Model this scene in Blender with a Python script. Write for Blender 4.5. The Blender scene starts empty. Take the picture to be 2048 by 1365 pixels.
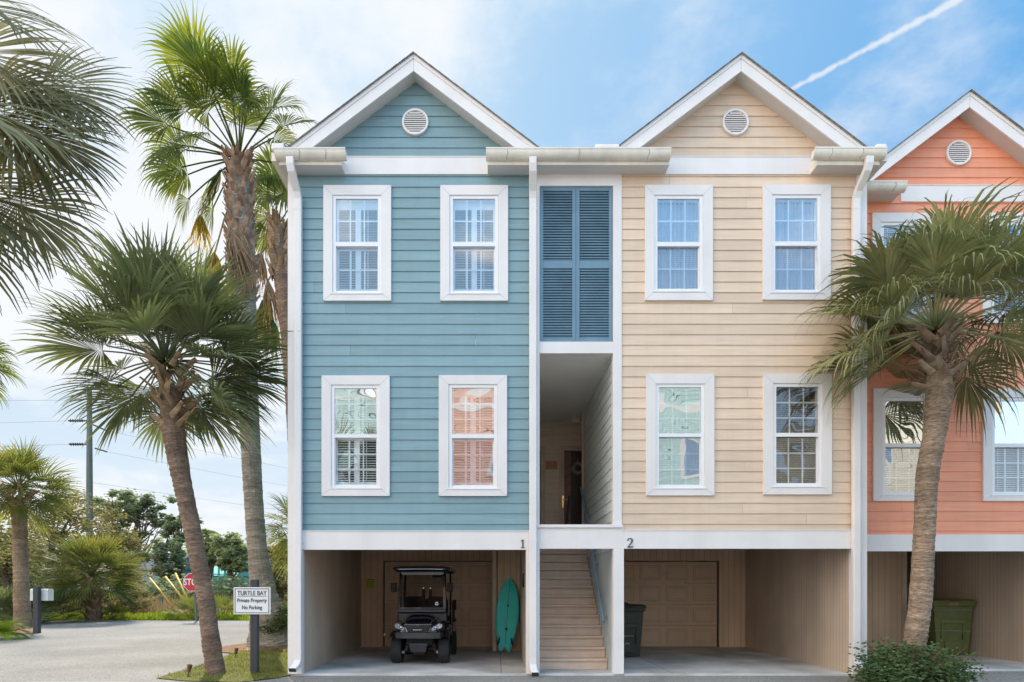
import bpy, math, random
from mathutils import Vector, Matrix, noise

R = random.Random(11)
SC = bpy.context.scene
COL = SC.collection

# ---------------------------------------------------------------- survey of the place
# metres; the blue and cream fronts stand on the plane y = 0, x runs along the row, z is up.
EYE, DIST, FPX = 1.53, 11.3, 1300.0
def X(px, yc=DIST): return (px - 995.0) * yc / FPX
def Z(py, yc=DIST): return EYE + (1172.0 - py) * yc / FPX
def P(px, py, yc): return Vector((X(px, yc), yc - DIST, Z(py, yc)))
V = Vector

# ---------------------------------------------------------------- materials
def nd(nt, kind, **kw):
    n = nt.nodes.new(kind)
    for k, v in kw.items():
        setattr(n, k, v)
    return n

def rgb(c): return (c[0], c[1], c[2], 1.0)

def mat(name, col, rough=.6, nscale=3.0, namp=.12, stretch=(1, 1, 1), bump=0.0, bscale=None, metal=0.0,
        var=0.0, col2=None, n2scale=None, n2amp=0.0, spec=.5, coat=0.0, streak=0.0, trans=None, tfac=.35, dirt=0.0):
    m = bpy.data.materials.new(name)
    m.use_nodes = True
    nt = m.node_tree
    b = nt.nodes['Principled BSDF']
    out = nt.nodes['Material Output']
    L = nt.links.new
    tc = nd(nt, 'ShaderNodeTexCoord')
    mp = nd(nt, 'ShaderNodeMapping')
    mp.inputs['Scale'].default_value = stretch
    L(tc.outputs['Object'], mp.inputs['Vector'])
    no = nd(nt, 'ShaderNodeTexNoise')
    no.inputs['Scale'].default_value = nscale
    no.inputs['Detail'].default_value = 5
    L(mp.outputs['Vector'], no.inputs['Vector'])
    mr = nd(nt, 'ShaderNodeMapRange')
    mr.inputs['From Min'].default_value = .3
    mr.inputs['From Max'].default_value = .7
    L(no.outputs['Fac'], mr.inputs['Value'])
    mix = nd(nt, 'ShaderNodeMix', data_type='RGBA')
    c2 = col2 if col2 else tuple(min(1, x * (1 + namp)) for x in col)
    c1 = col if col2 else tuple(x * (1 - namp) for x in col)
    mix.inputs[6].default_value = rgb(c1)
    mix.inputs[7].default_value = rgb(c2)
    L(mr.outputs['Result'], mix.inputs[0])
    res = mix.outputs[2]
    if n2amp:
        n2 = nd(nt, 'ShaderNodeTexNoise')
        n2.inputs['Scale'].default_value = n2scale
        n2.inputs['Detail'].default_value = 3
        L(tc.outputs['Object'], n2.inputs['Vector'])
        m2 = nd(nt, 'ShaderNodeMapRange')
        m2.inputs['From Min'].default_value = .3
        m2.inputs['From Max'].default_value = .7
        m2.inputs['To Min'].default_value = 1 - n2amp
        m2.inputs['To Max'].default_value = 1 + n2amp
        L(n2.outputs['Fac'], m2.inputs['Value'])
        v = nd(nt, 'ShaderNodeVectorMath', operation='SCALE')
        L(res, v.inputs[0]); L(m2.outputs['Result'], v.inputs['Scale'])
        res = v.outputs['Vector']
    if streak:                                           # rain streaks running down the boards
        sm = nd(nt, 'ShaderNodeMapping'); sm.inputs['Scale'].default_value = (7, 7, .45)
        L(tc.outputs['Object'], sm.inputs['Vector'])
        n4 = nd(nt, 'ShaderNodeTexNoise'); n4.inputs['Scale'].default_value = 1.0; n4.inputs['Detail'].default_value = 6
        L(sm.outputs['Vector'], n4.inputs['Vector'])
        m4 = nd(nt, 'ShaderNodeMapRange')
        for k, q in (('From Min', .35), ('From Max', .62), ('To Min', 1 - streak * 1.6), ('To Max', 1 + streak * .5)): m4.inputs[k].default_value = q
        L(n4.outputs['Fac'], m4.inputs['Value'])
        v = nd(nt, 'ShaderNodeVectorMath', operation='SCALE')
        L(res, v.inputs[0]); L(m4.outputs['Result'], v.inputs['Scale'])
        res = v.outputs['Vector']
    if var:
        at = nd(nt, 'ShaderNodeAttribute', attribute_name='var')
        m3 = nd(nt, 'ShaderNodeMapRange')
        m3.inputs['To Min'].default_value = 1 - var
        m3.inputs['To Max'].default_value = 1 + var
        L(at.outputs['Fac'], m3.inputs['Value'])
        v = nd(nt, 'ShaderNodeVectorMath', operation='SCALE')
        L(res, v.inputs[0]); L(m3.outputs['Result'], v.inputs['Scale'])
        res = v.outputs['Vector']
    L(res, b.inputs['Base Color'])
    b.inputs['Roughness'].default_value = rough
    b.inputs['Metallic'].default_value = metal
    b.inputs['Specular IOR Level'].default_value = spec
    if coat: b.inputs['Coat Weight'].default_value = coat
    if bump:
        bn = nd(nt, 'ShaderNodeTexNoise')
        bn.inputs['Scale'].default_value = bscale or nscale * 4
        bn.inputs['Detail'].default_value = 4
        L(mp.outputs['Vector'], bn.inputs['Vector'])
        bp = nd(nt, 'ShaderNodeBump')
        bp.inputs['Strength'].default_value = min(1, bump)
        bp.inputs['Distance'].default_value = .02 * max(1, bump)
        L(bn.outputs['Fac'], bp.inputs['Height'])
        L(bp.outputs['Normal'], b.inputs['Normal'])
    if trans:
        tr = nd(nt, 'ShaderNodeBsdfTranslucent')
        tm = nd(nt, 'ShaderNodeMix', data_type='RGBA', blend_type='MULTIPLY')
        tm.inputs[0].default_value = 1
        tm.inputs[7].default_value = rgb(trans)
        # keep the light / dark variation of the leaf in the light shining through it
        g = nd(nt, 'ShaderNodeVectorMath', operation='DIVIDE')
        g.inputs[1].default_value = tuple(max(x, 1e-3) for x in ((c1[0] + c2[0]) / 2, (c1[1] + c2[1]) / 2, (c1[2] + c2[2]) / 2))
        L(res, g.inputs[0]); L(g.outputs['Vector'], tm.inputs[6])
        L(tm.outputs[2], tr.inputs['Color'])
        ms = nd(nt, 'ShaderNodeMixShader')
        ms.inputs[0].default_value = tfac
        L(b.outputs[0], ms.inputs[1]); L(tr.outputs[0], ms.inputs[2])
        L(ms.outputs[0], out.inputs['Surface'])
    return m

def glass(name, fac=.4, tint=(.9, .95, 1), wave=.0, wscale=1.2, rough=.0, seed=0.0):
    m = bpy.data.materials.new(name); m.use_nodes = True
    nt = m.node_tree; L = nt.links.new
    nt.nodes.remove(nt.nodes['Principled BSDF'])
    out = nt.nodes['Material Output']
    gl = nd(nt, 'ShaderNodeBsdfGlossy'); gl.inputs['Roughness'].default_value = rough
    gl.inputs['Color'].default_value = rgb((.95, .97, 1))
    tr = nd(nt, 'ShaderNodeBsdfTransparent'); tr.inputs['Color'].default_value = rgb(tint)
    ms = nd(nt, 'ShaderNodeMixShader'); ms.inputs[0].default_value = fac
    L(tr.outputs[0], ms.inputs[1]); L(gl.outputs[0], ms.inputs[2]); L(ms.outputs[0], out.inputs['Surface'])
    if wave:
        tc = nd(nt, 'ShaderNodeTexCoord')
        mp = nd(nt, 'ShaderNodeMapping'); mp.inputs['Location'].default_value = (seed, seed, seed)
        L(tc.outputs['Object'], mp.inputs['Vector'])
        no = nd(nt, 'ShaderNodeTexNoise'); no.inputs['Scale'].default_value = wscale
        no.inputs['Detail'].default_value = 0; no.inputs['Distortion'].default_value = .6
        L(mp.outputs['Vector'], no.inputs['Vector'])
        bp = nd(nt, 'ShaderNodeBump'); bp.inputs['Strength'].default_value = 1
        bp.inputs['Distance'].default_value = wave
        L(no.outputs['Fac'], bp.inputs['Height']); L(bp.outputs['Normal'], gl.inputs['Normal'])
    return m

def grooved(name, col, pitch=.1, axis=1, dark=.45):
    """grooved plywood panel: thin dark vertical grooves along one axis"""
    m = mat(name, col, rough=.75, nscale=2.0, namp=.10, stretch=(1, 1, .15), n2scale=.9, n2amp=.12)
    nt = m.node_tree; L = nt.links.new
    b = nt.nodes['Principled BSDF']
    src = b.inputs['Base Color'].links[0].from_socket
    tc = nd(nt, 'ShaderNodeTexCoord'); sp = nd(nt, 'ShaderNodeSeparateXYZ')
    L(tc.outputs['Object'], sp.inputs[0])
    dv = nd(nt, 'ShaderNodeMath', operation='DIVIDE'); dv.inputs[1].default_value = pitch
    L(sp.outputs[axis], dv.inputs[0])
    fr = nd(nt, 'ShaderNodeMath', operation='FRACT'); L(dv.outputs[0], fr.inputs[0])
    lt = nd(nt, 'ShaderNodeMath', operation='LESS_THAN'); lt.inputs[1].default_value = .11
    L(fr.outputs[0], lt.inputs[0])
    mx = nd(nt, 'ShaderNodeMix', data_type='RGBA', blend_type='MULTIPLY')
    mx.inputs[7].default_value = rgb((dark, dark, dark))
    L(lt.outputs[0], mx.inputs[0]); L(src, mx.inputs[6]); L(mx.outputs[2], b.inputs['Base Color'])
    return m

M = {}
def siding_mat(n, c): M[n] = mat(n, c, rough=.55, nscale=4, namp=.07, stretch=(.35, 1, 6), bump=.15, bscale=30, var=.07, n2scale=.45, n2amp=.06, streak=.018)
siding_mat('blue_siding', (.22, .345, .385))
siding_mat('cream_siding', (.75, .575, .43))
siding_mat('coral_siding', (.88, .35, .205))
siding_mat('faded_coral_siding', (.74, .43, .33))
siding_mat('aqua_siding', (.50, .67, .645))
siding_mat('pale_siding', (.75, .70, .58))
siding_mat('taupe_siding', (.74, .63, .50))
siding_mat('slate_siding', (.68, .71, .70))
M['white'] = mat('white_trim', (.81, .765, .745), rough=.5, nscale=1.2, namp=.035, stretch=(1, 1, .8), bump=.06, bscale=25, n2scale=1.3, n2amp=.04, streak=.012)
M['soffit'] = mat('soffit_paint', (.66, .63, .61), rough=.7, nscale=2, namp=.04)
M['gutter'] = mat('gutter_metal', (.80, .735, .64), rough=.42, nscale=3, namp=.06, stretch=(.3, 1, 2), n2scale=1.5, n2amp=.08, streak=.05)
M['vinyl'] = mat('window_vinyl', (.84, .83, .84), rough=.4, nscale=4, namp=.03)
M['seam'] = mat('seam_grey', (.42, .40, .40), rough=.7)
M['shingle'] = mat('roof_shingle', (.27, .26, .245), rough=.95, nscale=9, namp=.35, bump=.5)
M['shutter'] = mat('shutter_blue', (.145, .25, .33), rough=.5, nscale=3, namp=.08, n2scale=1.5, n2amp=.08)
M['interior'] = mat('dark_room', (.05, .05, .052), rough=.9)
M['louvre_white'] = mat('plantation_louvre', (.80, .80, .80), rough=.5)
M['curtain'] = mat('curtain_sheer', (.66, .67, .70), rough=.9, nscale=6, stretch=(4, 1, .3), namp=.10)
M['dark_blind'] = mat('taupe_blind', (.22, .20, .175), rough=.7)
M['panel_side'] = grooved('grooved_taupe_side', (.54, .43, .335), .105, 1, .68)
M['panel_back'] = grooved('grooved_taupe_back', (.74, .54, .38), .15, 0, .74)
M['panel_blue'] = grooved('grooved_pale_blue', (.52, .58, .59), .12, 1, .7)
M['garage'] = mat('garage_door_tan', (.72, .53, .375), rough=.6, nscale=3, namp=.06)
M['garage_groove'] = mat('garage_door_groove', (.52, .38, .27), rough=.7)
M['tan_trim'] = mat('tan_trim', (.68, .56, .45), rough=.6)
M['ceil'] = mat('carport_ceiling', (.58, .52, .46), rough=.9)
M['landing_ceil'] = mat('landing_ceiling', (.82, .82, .80), rough=.9, nscale=1, namp=.05)
M['stair'] = mat('stair_paint', (.65, .49, .385), rough=.6, nscale=3, namp=.08, stretch=(.4, 1, 3), n2scale=5, n2amp=.06)
M['black_paint'] = mat('black_gloss', (.008, .008, .011), rough=.14, nscale=5, namp=.1, coat=.5)
M['black_plastic'] = mat('black_plastic', (.012, .012, .013), rough=.55, spec=.3)
M['seat_vinyl'] = mat('seat_vinyl', (.02, .02, .022), rough=.75, nscale=20, namp=.2, spec=.2)
M['tyre'] = mat('tyre_rubber', (.028, .028, .03), rough=.8, nscale=30, namp=.2)
M['chrome'] = mat('chrome', (.75, .75, .78), rough=.15, metal=1)
M['gunmetal'] = mat('gunmetal', (.07, .07, .078), rough=.38, metal=.6)
M['lamp_glass'] = mat('headlight_silver', (.55, .6, .66), rough=.12, metal=.7, nscale=30, namp=.5)
M['number'] = mat('number_grey', (.085, .115, .15), rough=.5)
M['teal'] = mat('surfboard_teal', (.09, .84, .80), rough=.45, nscale=2, namp=.10, spec=.3)
M['teal_rail'] = mat('surfboard_rail', (.03, .52, .54), rough=.45, spec=.3)
M['yellow'] = mat('notice_yellow', (.68, .62, .12), rough=.6)
M['bin_green'] = mat('bin_dark_green', (.022, .033, .024), rough=.5, nscale=5, namp=.2)
M['bin_olive'] = mat('bin_olive_green', (.115, .14, .03), rough=.45, nscale=5, namp=.15, n2scale=12, n2amp=.1)
M['bin_blue'] = mat('bin_lid_blue', (.015, .03, .30), rough=.45)
M['bin_navy'] = mat('bin_navy', (.012, .016, .035), rough=.5)
M['galv'] = mat('galvanised', (.42, .42, .42), rough=.45, metal=.7)
M['brass'] = mat('brass', (.75, .50, .16), rough=.25, metal=1)
M['red_reflection'] = mat('red_siding_reflection', (.20, .085, .07), rough=.35)  # red siding's reflection in the door glass, painted as the panel colour
M['door_black'] = mat('door_black', (.018, .017, .017), rough=.4)
M['straw'] = mat('wreath_straw', (.35, .32, .27), rough=.9)
M['plaque'] = mat('plaque_terracotta', (.58, .30, .17), rough=.6, nscale=25, namp=.35)
M['sign_white'] = mat('sign_white', (.78, .77, .76), rough=.5, namp=.03)
M['ink'] = mat('sign_ink', (.035, .035, .05), rough=.6)
M['post_dark'] = mat('post_charcoal', (.045, .045, .052), rough=.7, nscale=5, stretch=(3, 3, .3), namp=.2)
M['stop_red'] = mat('stop_red', (.55, .015, .025), rough=.45)
M['guy_yellow'] = mat('guy_guard_yellow', (.80, .42, .06), rough=.5)
M['pole_wood'] = mat('pole_wood', (.13, .15, .13), rough=.9, nscale=4, stretch=(6, 6, .3), namp=.25)
M['wire'] = mat('wire', (.05, .05, .055), rough=.6)
M['bronze'] = mat('spotlight_bronze', (.16, .08, .045), rough=.5, metal=.4)
M['mail_white'] = mat('mailbox_cream', (.68, .68, .62), rough=.5)
M['teal_house'] = mat('distant_turquoise', (.03, .40, .37), rough=.7)
M['grey_house'] = mat('distant_blue_grey', (.26, .34, .38), rough=.8)
M['distant_roof'] = mat('distant_roof', (.10, .115, .14), rough=.9)
M['concrete'] = mat('concrete_slab', (.52, .50, .48), rough=.85, nscale=1.4, namp=.20, bump=.15, bscale=60, n2scale=.8, n2amp=.36)
M['concrete_pale'] = mat('concrete_pale', (.42, .41, .38), rough=.9, nscale=5, namp=.1)
def ground_mat(name, a, b, s, bump=.6, bs=60, n2=.5, n2a=.15):
    return mat(name, a, rough=.95, nscale=s, col2=b, bump=bump, bscale=bs, n2scale=n2, n2amp=n2a, spec=.2)
M['asphalt'] = ground_mat('asphalt', (.185, .172, .158), (.42, .395, .36), 38, .9, 60, .4, .17)
M['soil'] = ground_mat('marsh_soil', (.16, .12, .07), (.26, .19, .11), 2)
M['lawn'] = ground_mat('lawn_soil', (.10, .11, .03), (.19, .16, .06), 6)
M['pine_straw'] = ground_mat('pine_straw', (.15, .075, .035), (.34, .20, .11), 18)
M['oil'] = mat('oil_stain', (.10, .085, .07), rough=.6)

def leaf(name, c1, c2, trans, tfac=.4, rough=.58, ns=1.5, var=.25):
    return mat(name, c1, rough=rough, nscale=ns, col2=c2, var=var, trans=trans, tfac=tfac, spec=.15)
M['sabal'] = leaf('sabal_leaf', (.10, .125, .062), (.23, .24, .125), (.24, .28, .08), .28, var=.4)
M['sabal_near'] = leaf('near_sabal_leaf', (.18, .18, .09), (.36, .33, .18), (.34, .32, .12), .26, var=.4, ns=2.5)
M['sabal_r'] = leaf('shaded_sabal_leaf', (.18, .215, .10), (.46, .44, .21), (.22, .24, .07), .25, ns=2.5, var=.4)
M['washy'] = leaf('fan_palm_leaf', (.035, .07, .018), (.085, .12, .03), (.32, .36, .02), .36, var=.4)
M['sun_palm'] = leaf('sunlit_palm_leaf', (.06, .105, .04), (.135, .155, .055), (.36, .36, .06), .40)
M['dead_leaf'] = leaf('dead_palm_leaf', (.17, .11, .065), (.30, .21, .13), (.35, .22, .08), .2)
M['gold_leaf'] = leaf('yellowing_palm_leaf', (.22, .17, .02), (.33, .22, .04), (.75, .50, .05), .45)
M['boot'] = mat('palm_boot', (.20, .12, .065), rough=.85, nscale=6, col2=(.42, .29, .17), var=.3, stretch=(1, 1, 3), bump=.5)
M['boot_red'] = mat('palm_boot_red', (.17, .095, .06), rough=.9, nscale=5, col2=(.42, .27, .18), var=.4, bump=.5)
M['boot_grey'] = mat('palm_boot_grey', (.17, .115, .08), rough=.9, nscale=5, col2=(.36, .27, .19), var=.35, bump=.5)
def bark(name, a, b, s=9):
    return mat(name, a, rough=.95, nscale=s, col2=b, stretch=(1.3, 1.3, 5), bump=1.0, bscale=16, n2scale=2.2, n2amp=.25, var=.2)
M['bark_brown'] = bark('sabal_bark_brown', (.12, .075, .05), (.29, .195, .14))
M['bark_tan'] = bark('sabal_bark_tan', (.17, .115, .07), (.37, .265, .165))
M['bark_mix'] = bark('sabal_bark_grey_brown', (.17, .115, .075), (.44, .325, .235))
M['bark_grey'] = bark('fan_palm_bark_grey', (.20, .165, .125), (.34, .29, .23), 5)
M['bark_tree'] = bark('tree_bark', (.06, .045, .03), (.13, .10, .075), 5)
M['oak'] = leaf('oak_leaf', (.05, .07, .02), (.14, .145, .06), (.34, .32, .09), .35, ns=.8)
M['olive'] = leaf('wax_myrtle_leaf', (.10, .10, .035), (.24, .22, .10), (.42, .36, .12), .35, ns=.8)
M['pine'] = leaf('pine_needle', (.11, .15, .09), (.21, .25, .15), (.34, .40, .18), .42, ns=.5)
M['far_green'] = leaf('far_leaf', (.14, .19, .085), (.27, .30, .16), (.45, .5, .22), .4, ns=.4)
M['hedge'] = leaf('hedge_leaf', (.022, .045, .012), (.06, .09, .025), (.16, .2, .04), .3, ns=4)
M['shrub'] = leaf('shrub_leaf', (.05, .095, .04), (.14, .20, .085), (.14, .2, .05), .25, ns=5, rough=.35)
M['shrub_red'] = mat('shrub_twig_red', (.16, .065, .04), rough=.7, var=.3)
M['grass'] = leaf('grass_blade', (.09, .13, .02), (.20, .21, .05), (.34, .36, .05), .4, ns=2)
M['weed'] = leaf('verge_weed', (.08, .16, .012), (.19, .26, .03), (.46, .56, .04), .42, ns=1)
M['marsh'] = leaf('marsh_grass', (.17, .11, .055), (.31, .22, .12), (.45, .30, .14), .3, ns=.6)
M['moss'] = leaf('moss', (.03, .055, .01), (.08, .10, .02), (.12, .16, .02), .2, ns=6)

# ---------------------------------------------------------------- mesh builder
class MB:
    def __init__(s): s.v, s.f, s.m, s.a = [], [], [], []
    def face(s, pts, m=0, a=.5):
        i = len(s.v); s.v += [tuple(p) for p in pts]; s.f.append(tuple(range(i, i + len(pts)))); s.m.append(m); s.a.append(a)
    def box(s, x0, x1, y0, y1, z0, z1, m=0, a=.5, M4=None):
        i = len(s.v)
        p = [(x0, y0, z0), (x1, y0, z0), (x1, y1, z0), (x0, y1, z0), (x0, y0, z1), (x1, y0, z1), (x1, y1, z1), (x0, y1, z1)]
        if M4: p = [tuple(M4 @ V(q)) for q in p]
        s.v += p
        for q in ((0, 3, 2, 1), (4, 5, 6, 7), (0, 1, 5, 4), (1, 2, 6, 5), (2, 3, 7, 6), (3, 0, 4, 7)):
            s.f.append(tuple(i + k for k in q)); s.m.append(m); s.a.append(a)
    def prism(s, poly, y0, y1, m=0, a=.5, f=None):
        """poly: (x, z) points counter-clockwise seen from -y; f maps (x, y, z)"""
        f = f or (lambda x, y, z: (x, y, z))
        i = len(s.v); n = len(poly)
        s.v += [tuple(f(x, y0, z)) for x, z in poly] + [tuple(f(x, y1, z)) for x, z in poly]
        s.f.append(tuple(range(i, i + n))); s.f.append(tuple(range(i + 2 * n - 1, i + n - 1, -1)))
        s.m += [m, m]; s.a += [a, a]
        for k in range(n):
            j = (k + 1) % n
            s.f.append((i + k, i + n + k, i + n + j, i + j)); s.m.append(m); s.a.append(a)
    def tube(s, path, rad, n=8, m=0, a=.5, cap=True, square=False, av=None):
        path = [V(p) for p in path]
        if not hasattr(rad, '__len__'): rad = [rad] * len(path)
        i0 = len(s.v); prev = None
        for k, p in enumerate(path):
            t = (path[min(k + 1, len(path) - 1)] - path[max(k - 1, 0)]).normalized()
            if prev is None:
                ref = V((0, 0, 1)) if abs(t.z) < .9 else V((0, 1, 0))
                u = t.cross(ref).normalized()
            else:
                u = (prev - t * prev.dot(t)).normalized()
            prev = u; w = t.cross(u)
            for q in range(n):
                an = 2 * math.pi * (q + (.5 if square else 0)) / n
                r = rad[k] * (1.41421 if square and n == 4 else 1)
                s.v.append(tuple(p + u * (r * math.cos(an)) + w * (r * math.sin(an))))
        for k in range(len(path) - 1):
            aa = av[k] if av else a
            for q in range(n):
                j = (q + 1) % n
                s.f.append((i0 + k * n + q, i0 + k * n + j, i0 + (k + 1) * n + j, i0 + (k + 1) * n + q)); s.m.append(m); s.a.append(aa)
        if cap:
            s.f.append(tuple(i0 + q for q in range(n - 1, -1, -1))); s.m.append(m); s.a.append(a)
            b = i0 + (len(path) - 1) * n
            s.f.append(tuple(b + q for q in range(n))); s.m.append(m); s.a.append(a)
    def lathe(s, prof, c, axis, n=24, m=0, a=.5):
        """prof: (r, h) pairs round an axis through c"""
        axis = V(axis).normalized(); c = V(c)
        ref = V((0, 0, 1)) if abs(axis.z) < .9 else V((1, 0, 0))
        u = axis.cross(ref).normalized(); w = axis.cross(u)
        i0 = len(s.v)
        for r, h in prof:
            for q in range(n):
                an = 2 * math.pi * q / n
                s.v.append(tuple(c + axis * h + (u * math.cos(an) + w * math.sin(an)) * r))
        for k in range(len(prof) - 1):
            for q in range(n):
                j = (q + 1) % n
                s.f.append((i0 + k * n + q, i0 + k * n + j, i0 + (k + 1) * n + j, i0 + (k + 1) * n + q)); s.m.append(m); s.a.append(a)
    def grid(s, rows, m=0, a=.5, closed=False):
        i0 = len(s.v); n = len(rows[0])
        for r in rows: s.v += [tuple(p) for p in r]
        for k in range(len(rows) - 1):
            for q in range(n if closed else n - 1):
                j = (q + 1) % n
                s.f.append((i0 + k * n + q, i0 + k * n + j, i0 + (k + 1) * n + j, i0 + (k + 1) * n + q)); s.m.append(m); s.a.append(a)
    def build(s, name, mats, parent=None, smooth=False, bevel=0, seg=1, local=False, label=None):
        me = bpy.data.meshes.new(name)
        vs = s.v
        root = parent
        while root is not None and root.parent is not None: root = root.parent
        if root is not None and not local:
            o = root.location
            vs = [(x - o.x, y - o.y, z - o.z) for x, y, z in vs]
        me.from_pydata(vs, [], s.f)
        mats = mats if isinstance(mats, (list, tuple)) else [mats]
        for k in mats: me.materials.append(M[k] if isinstance(k, str) else k)
        me.polygons.foreach_set('material_index', s.m)
        if smooth: me.polygons.foreach_set('use_smooth', [True] * len(s.f))
        at = me.attributes.new('var', 'FLOAT', 'FACE'); at.data.foreach_set('value', s.a)
        me.validate(); me.update()
        ob = bpy.data.objects.new(name, me); COL.objects.link(ob)
        if parent is not None: ob.parent = parent
        if bevel:
            md = ob.modifiers.new('bevel', 'BEVEL'); md.width = bevel; md.segments = seg; md.limit_method = 'ANGLE'; md.angle_limit = .6
        if label: ob['label'] = label
        return ob

def tag(o, label, cat, group=None):
    o['label'] = label; o['category'] = cat
    if group: o['group'] = group
    return o
def thing(name, label, cat, loc=(0, 0, 0), group=None, rz=0):
    o = bpy.data.objects.new(name, None); COL.objects.link(o); o.location = loc; o.rotation_euler = (0, 0, rz)
    o.empty_display_size = .2
    return tag(o, label, cat, group)
def struct(o, stuff=False):
    o['kind'] = 'stuff' if stuff else 'structure'; return o

def text(body, size, mx, parent, name, mtl, ext=.004, bold=0.0, sx=1.0, root=None):
    """raised lettering; mx: centre (x, y, z) of the line, facing -y"""
    cu = bpy.data.curves.new('lettering', 'FONT'); cu.body = body; cu.size = size; cu.extrude = ext
    cu.align_x = 'CENTER'; cu.align_y = 'CENTER'; cu.offset = bold
    t = bpy.data.objects.new('lettering', cu); COL.objects.link(t)
    dg = bpy.context.evaluated_depsgraph_get(); dg.update()
    me = bpy.data.meshes.new_from_object(t.evaluated_get(dg))
    bpy.data.objects.remove(t)
    T = Matrix.Translation(V(mx)) @ Matrix.Rotation(math.pi / 2, 4, 'X') @ Matrix.Diagonal((sx, 1, 1, 1))
    o = root.location if root else V((0, 0, 0))
    me.transform(Matrix.Translation(-V(o)) @ T)
    me.materials.clear(); me.materials.append(M[mtl]); me.name = name
    ob = bpy.data.objects.new(name, me); COL.objects.link(ob); ob.parent = parent
    return ob

# ---------------------------------------------------------------- lap siding
def lap(mb, u0, u1, z0, z1, holes, mp, exp=.183, zref=0.0, tri=None, lip=.0145, m=0, joints=True):
    k = math.floor((z0 - zref) / exp)
    while zref + k * exp < z1 - 1e-4:
        r0, r1 = zref + k * exp, zref + (k + 1) * exp
        a0, b0 = max(r0, z0), min(r1, z1)
        cuts = sorted({a0, b0} | {h[2] for h in holes if a0 < h[2] < b0} | {h[3] for h in holes if a0 < h[3] < b0})
        tone = R.random()
        js = [R.uniform(u0, u1)] if joints and R.random() < .4 else []
        for a, b in zip(cuts, cuts[1:]):
            if b - a < 1e-4: continue
            da = lip * (1 - (a - r0) / exp) + .001; db = lip * (1 - (b - r0) / exp) + .001
            la = lb = u0; ra = rb = u1
            if tri:
                cx, az, sl = tri
                la, ra = max(u0, cx - (az - a) / sl), min(u1, cx + (az - a) / sl)
                lb, rb = max(u0, cx - (az - b) / sl), min(u1, cx + (az - b) / sl)
                if ra <= la: continue
                if rb < lb: lb = rb = (lb + rb) / 2
            ivs = [(la, ra, lb, rb)]
            for h in holes:
                if h[2] < b - 1e-5 and h[3] > a + 1e-5:
                    nx = []
                    for (p, q, p2, q2) in ivs:
                        if h[1] <= p or h[0] >= q: nx.append((p, q, p2, q2)); continue
                        if h[0] > p: nx.append((p, h[0], p2, h[0]))
                        if h[1] < q: nx.append((h[1], q, h[1], q2))
                    ivs = nx
            for (p, q, p2, q2) in ivs:
                parts = [(p, q, p2, q2, tone)]
                for j in js:
                    if not tri and p + .2 < j < q - .2:
                        parts = [(p, j - .0014, p2, j - .0014, tone), (j + .0014, q, j + .0014, q2, (tone + .37) % 1)]
                for (p, q, p2, q2, tn) in parts:
                    mb.face([mp(p, a, da), mp(q, a, da), mp(q2, b, db), mp(p2, b, db)], m, tn)
                    if abs(a - r0) < 1e-5:
                        mb.face([mp(p, a, -.003), mp(q, a, -.003), mp(q, a, da), mp(p, a, da)], m, tn)
        k += 1

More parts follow.
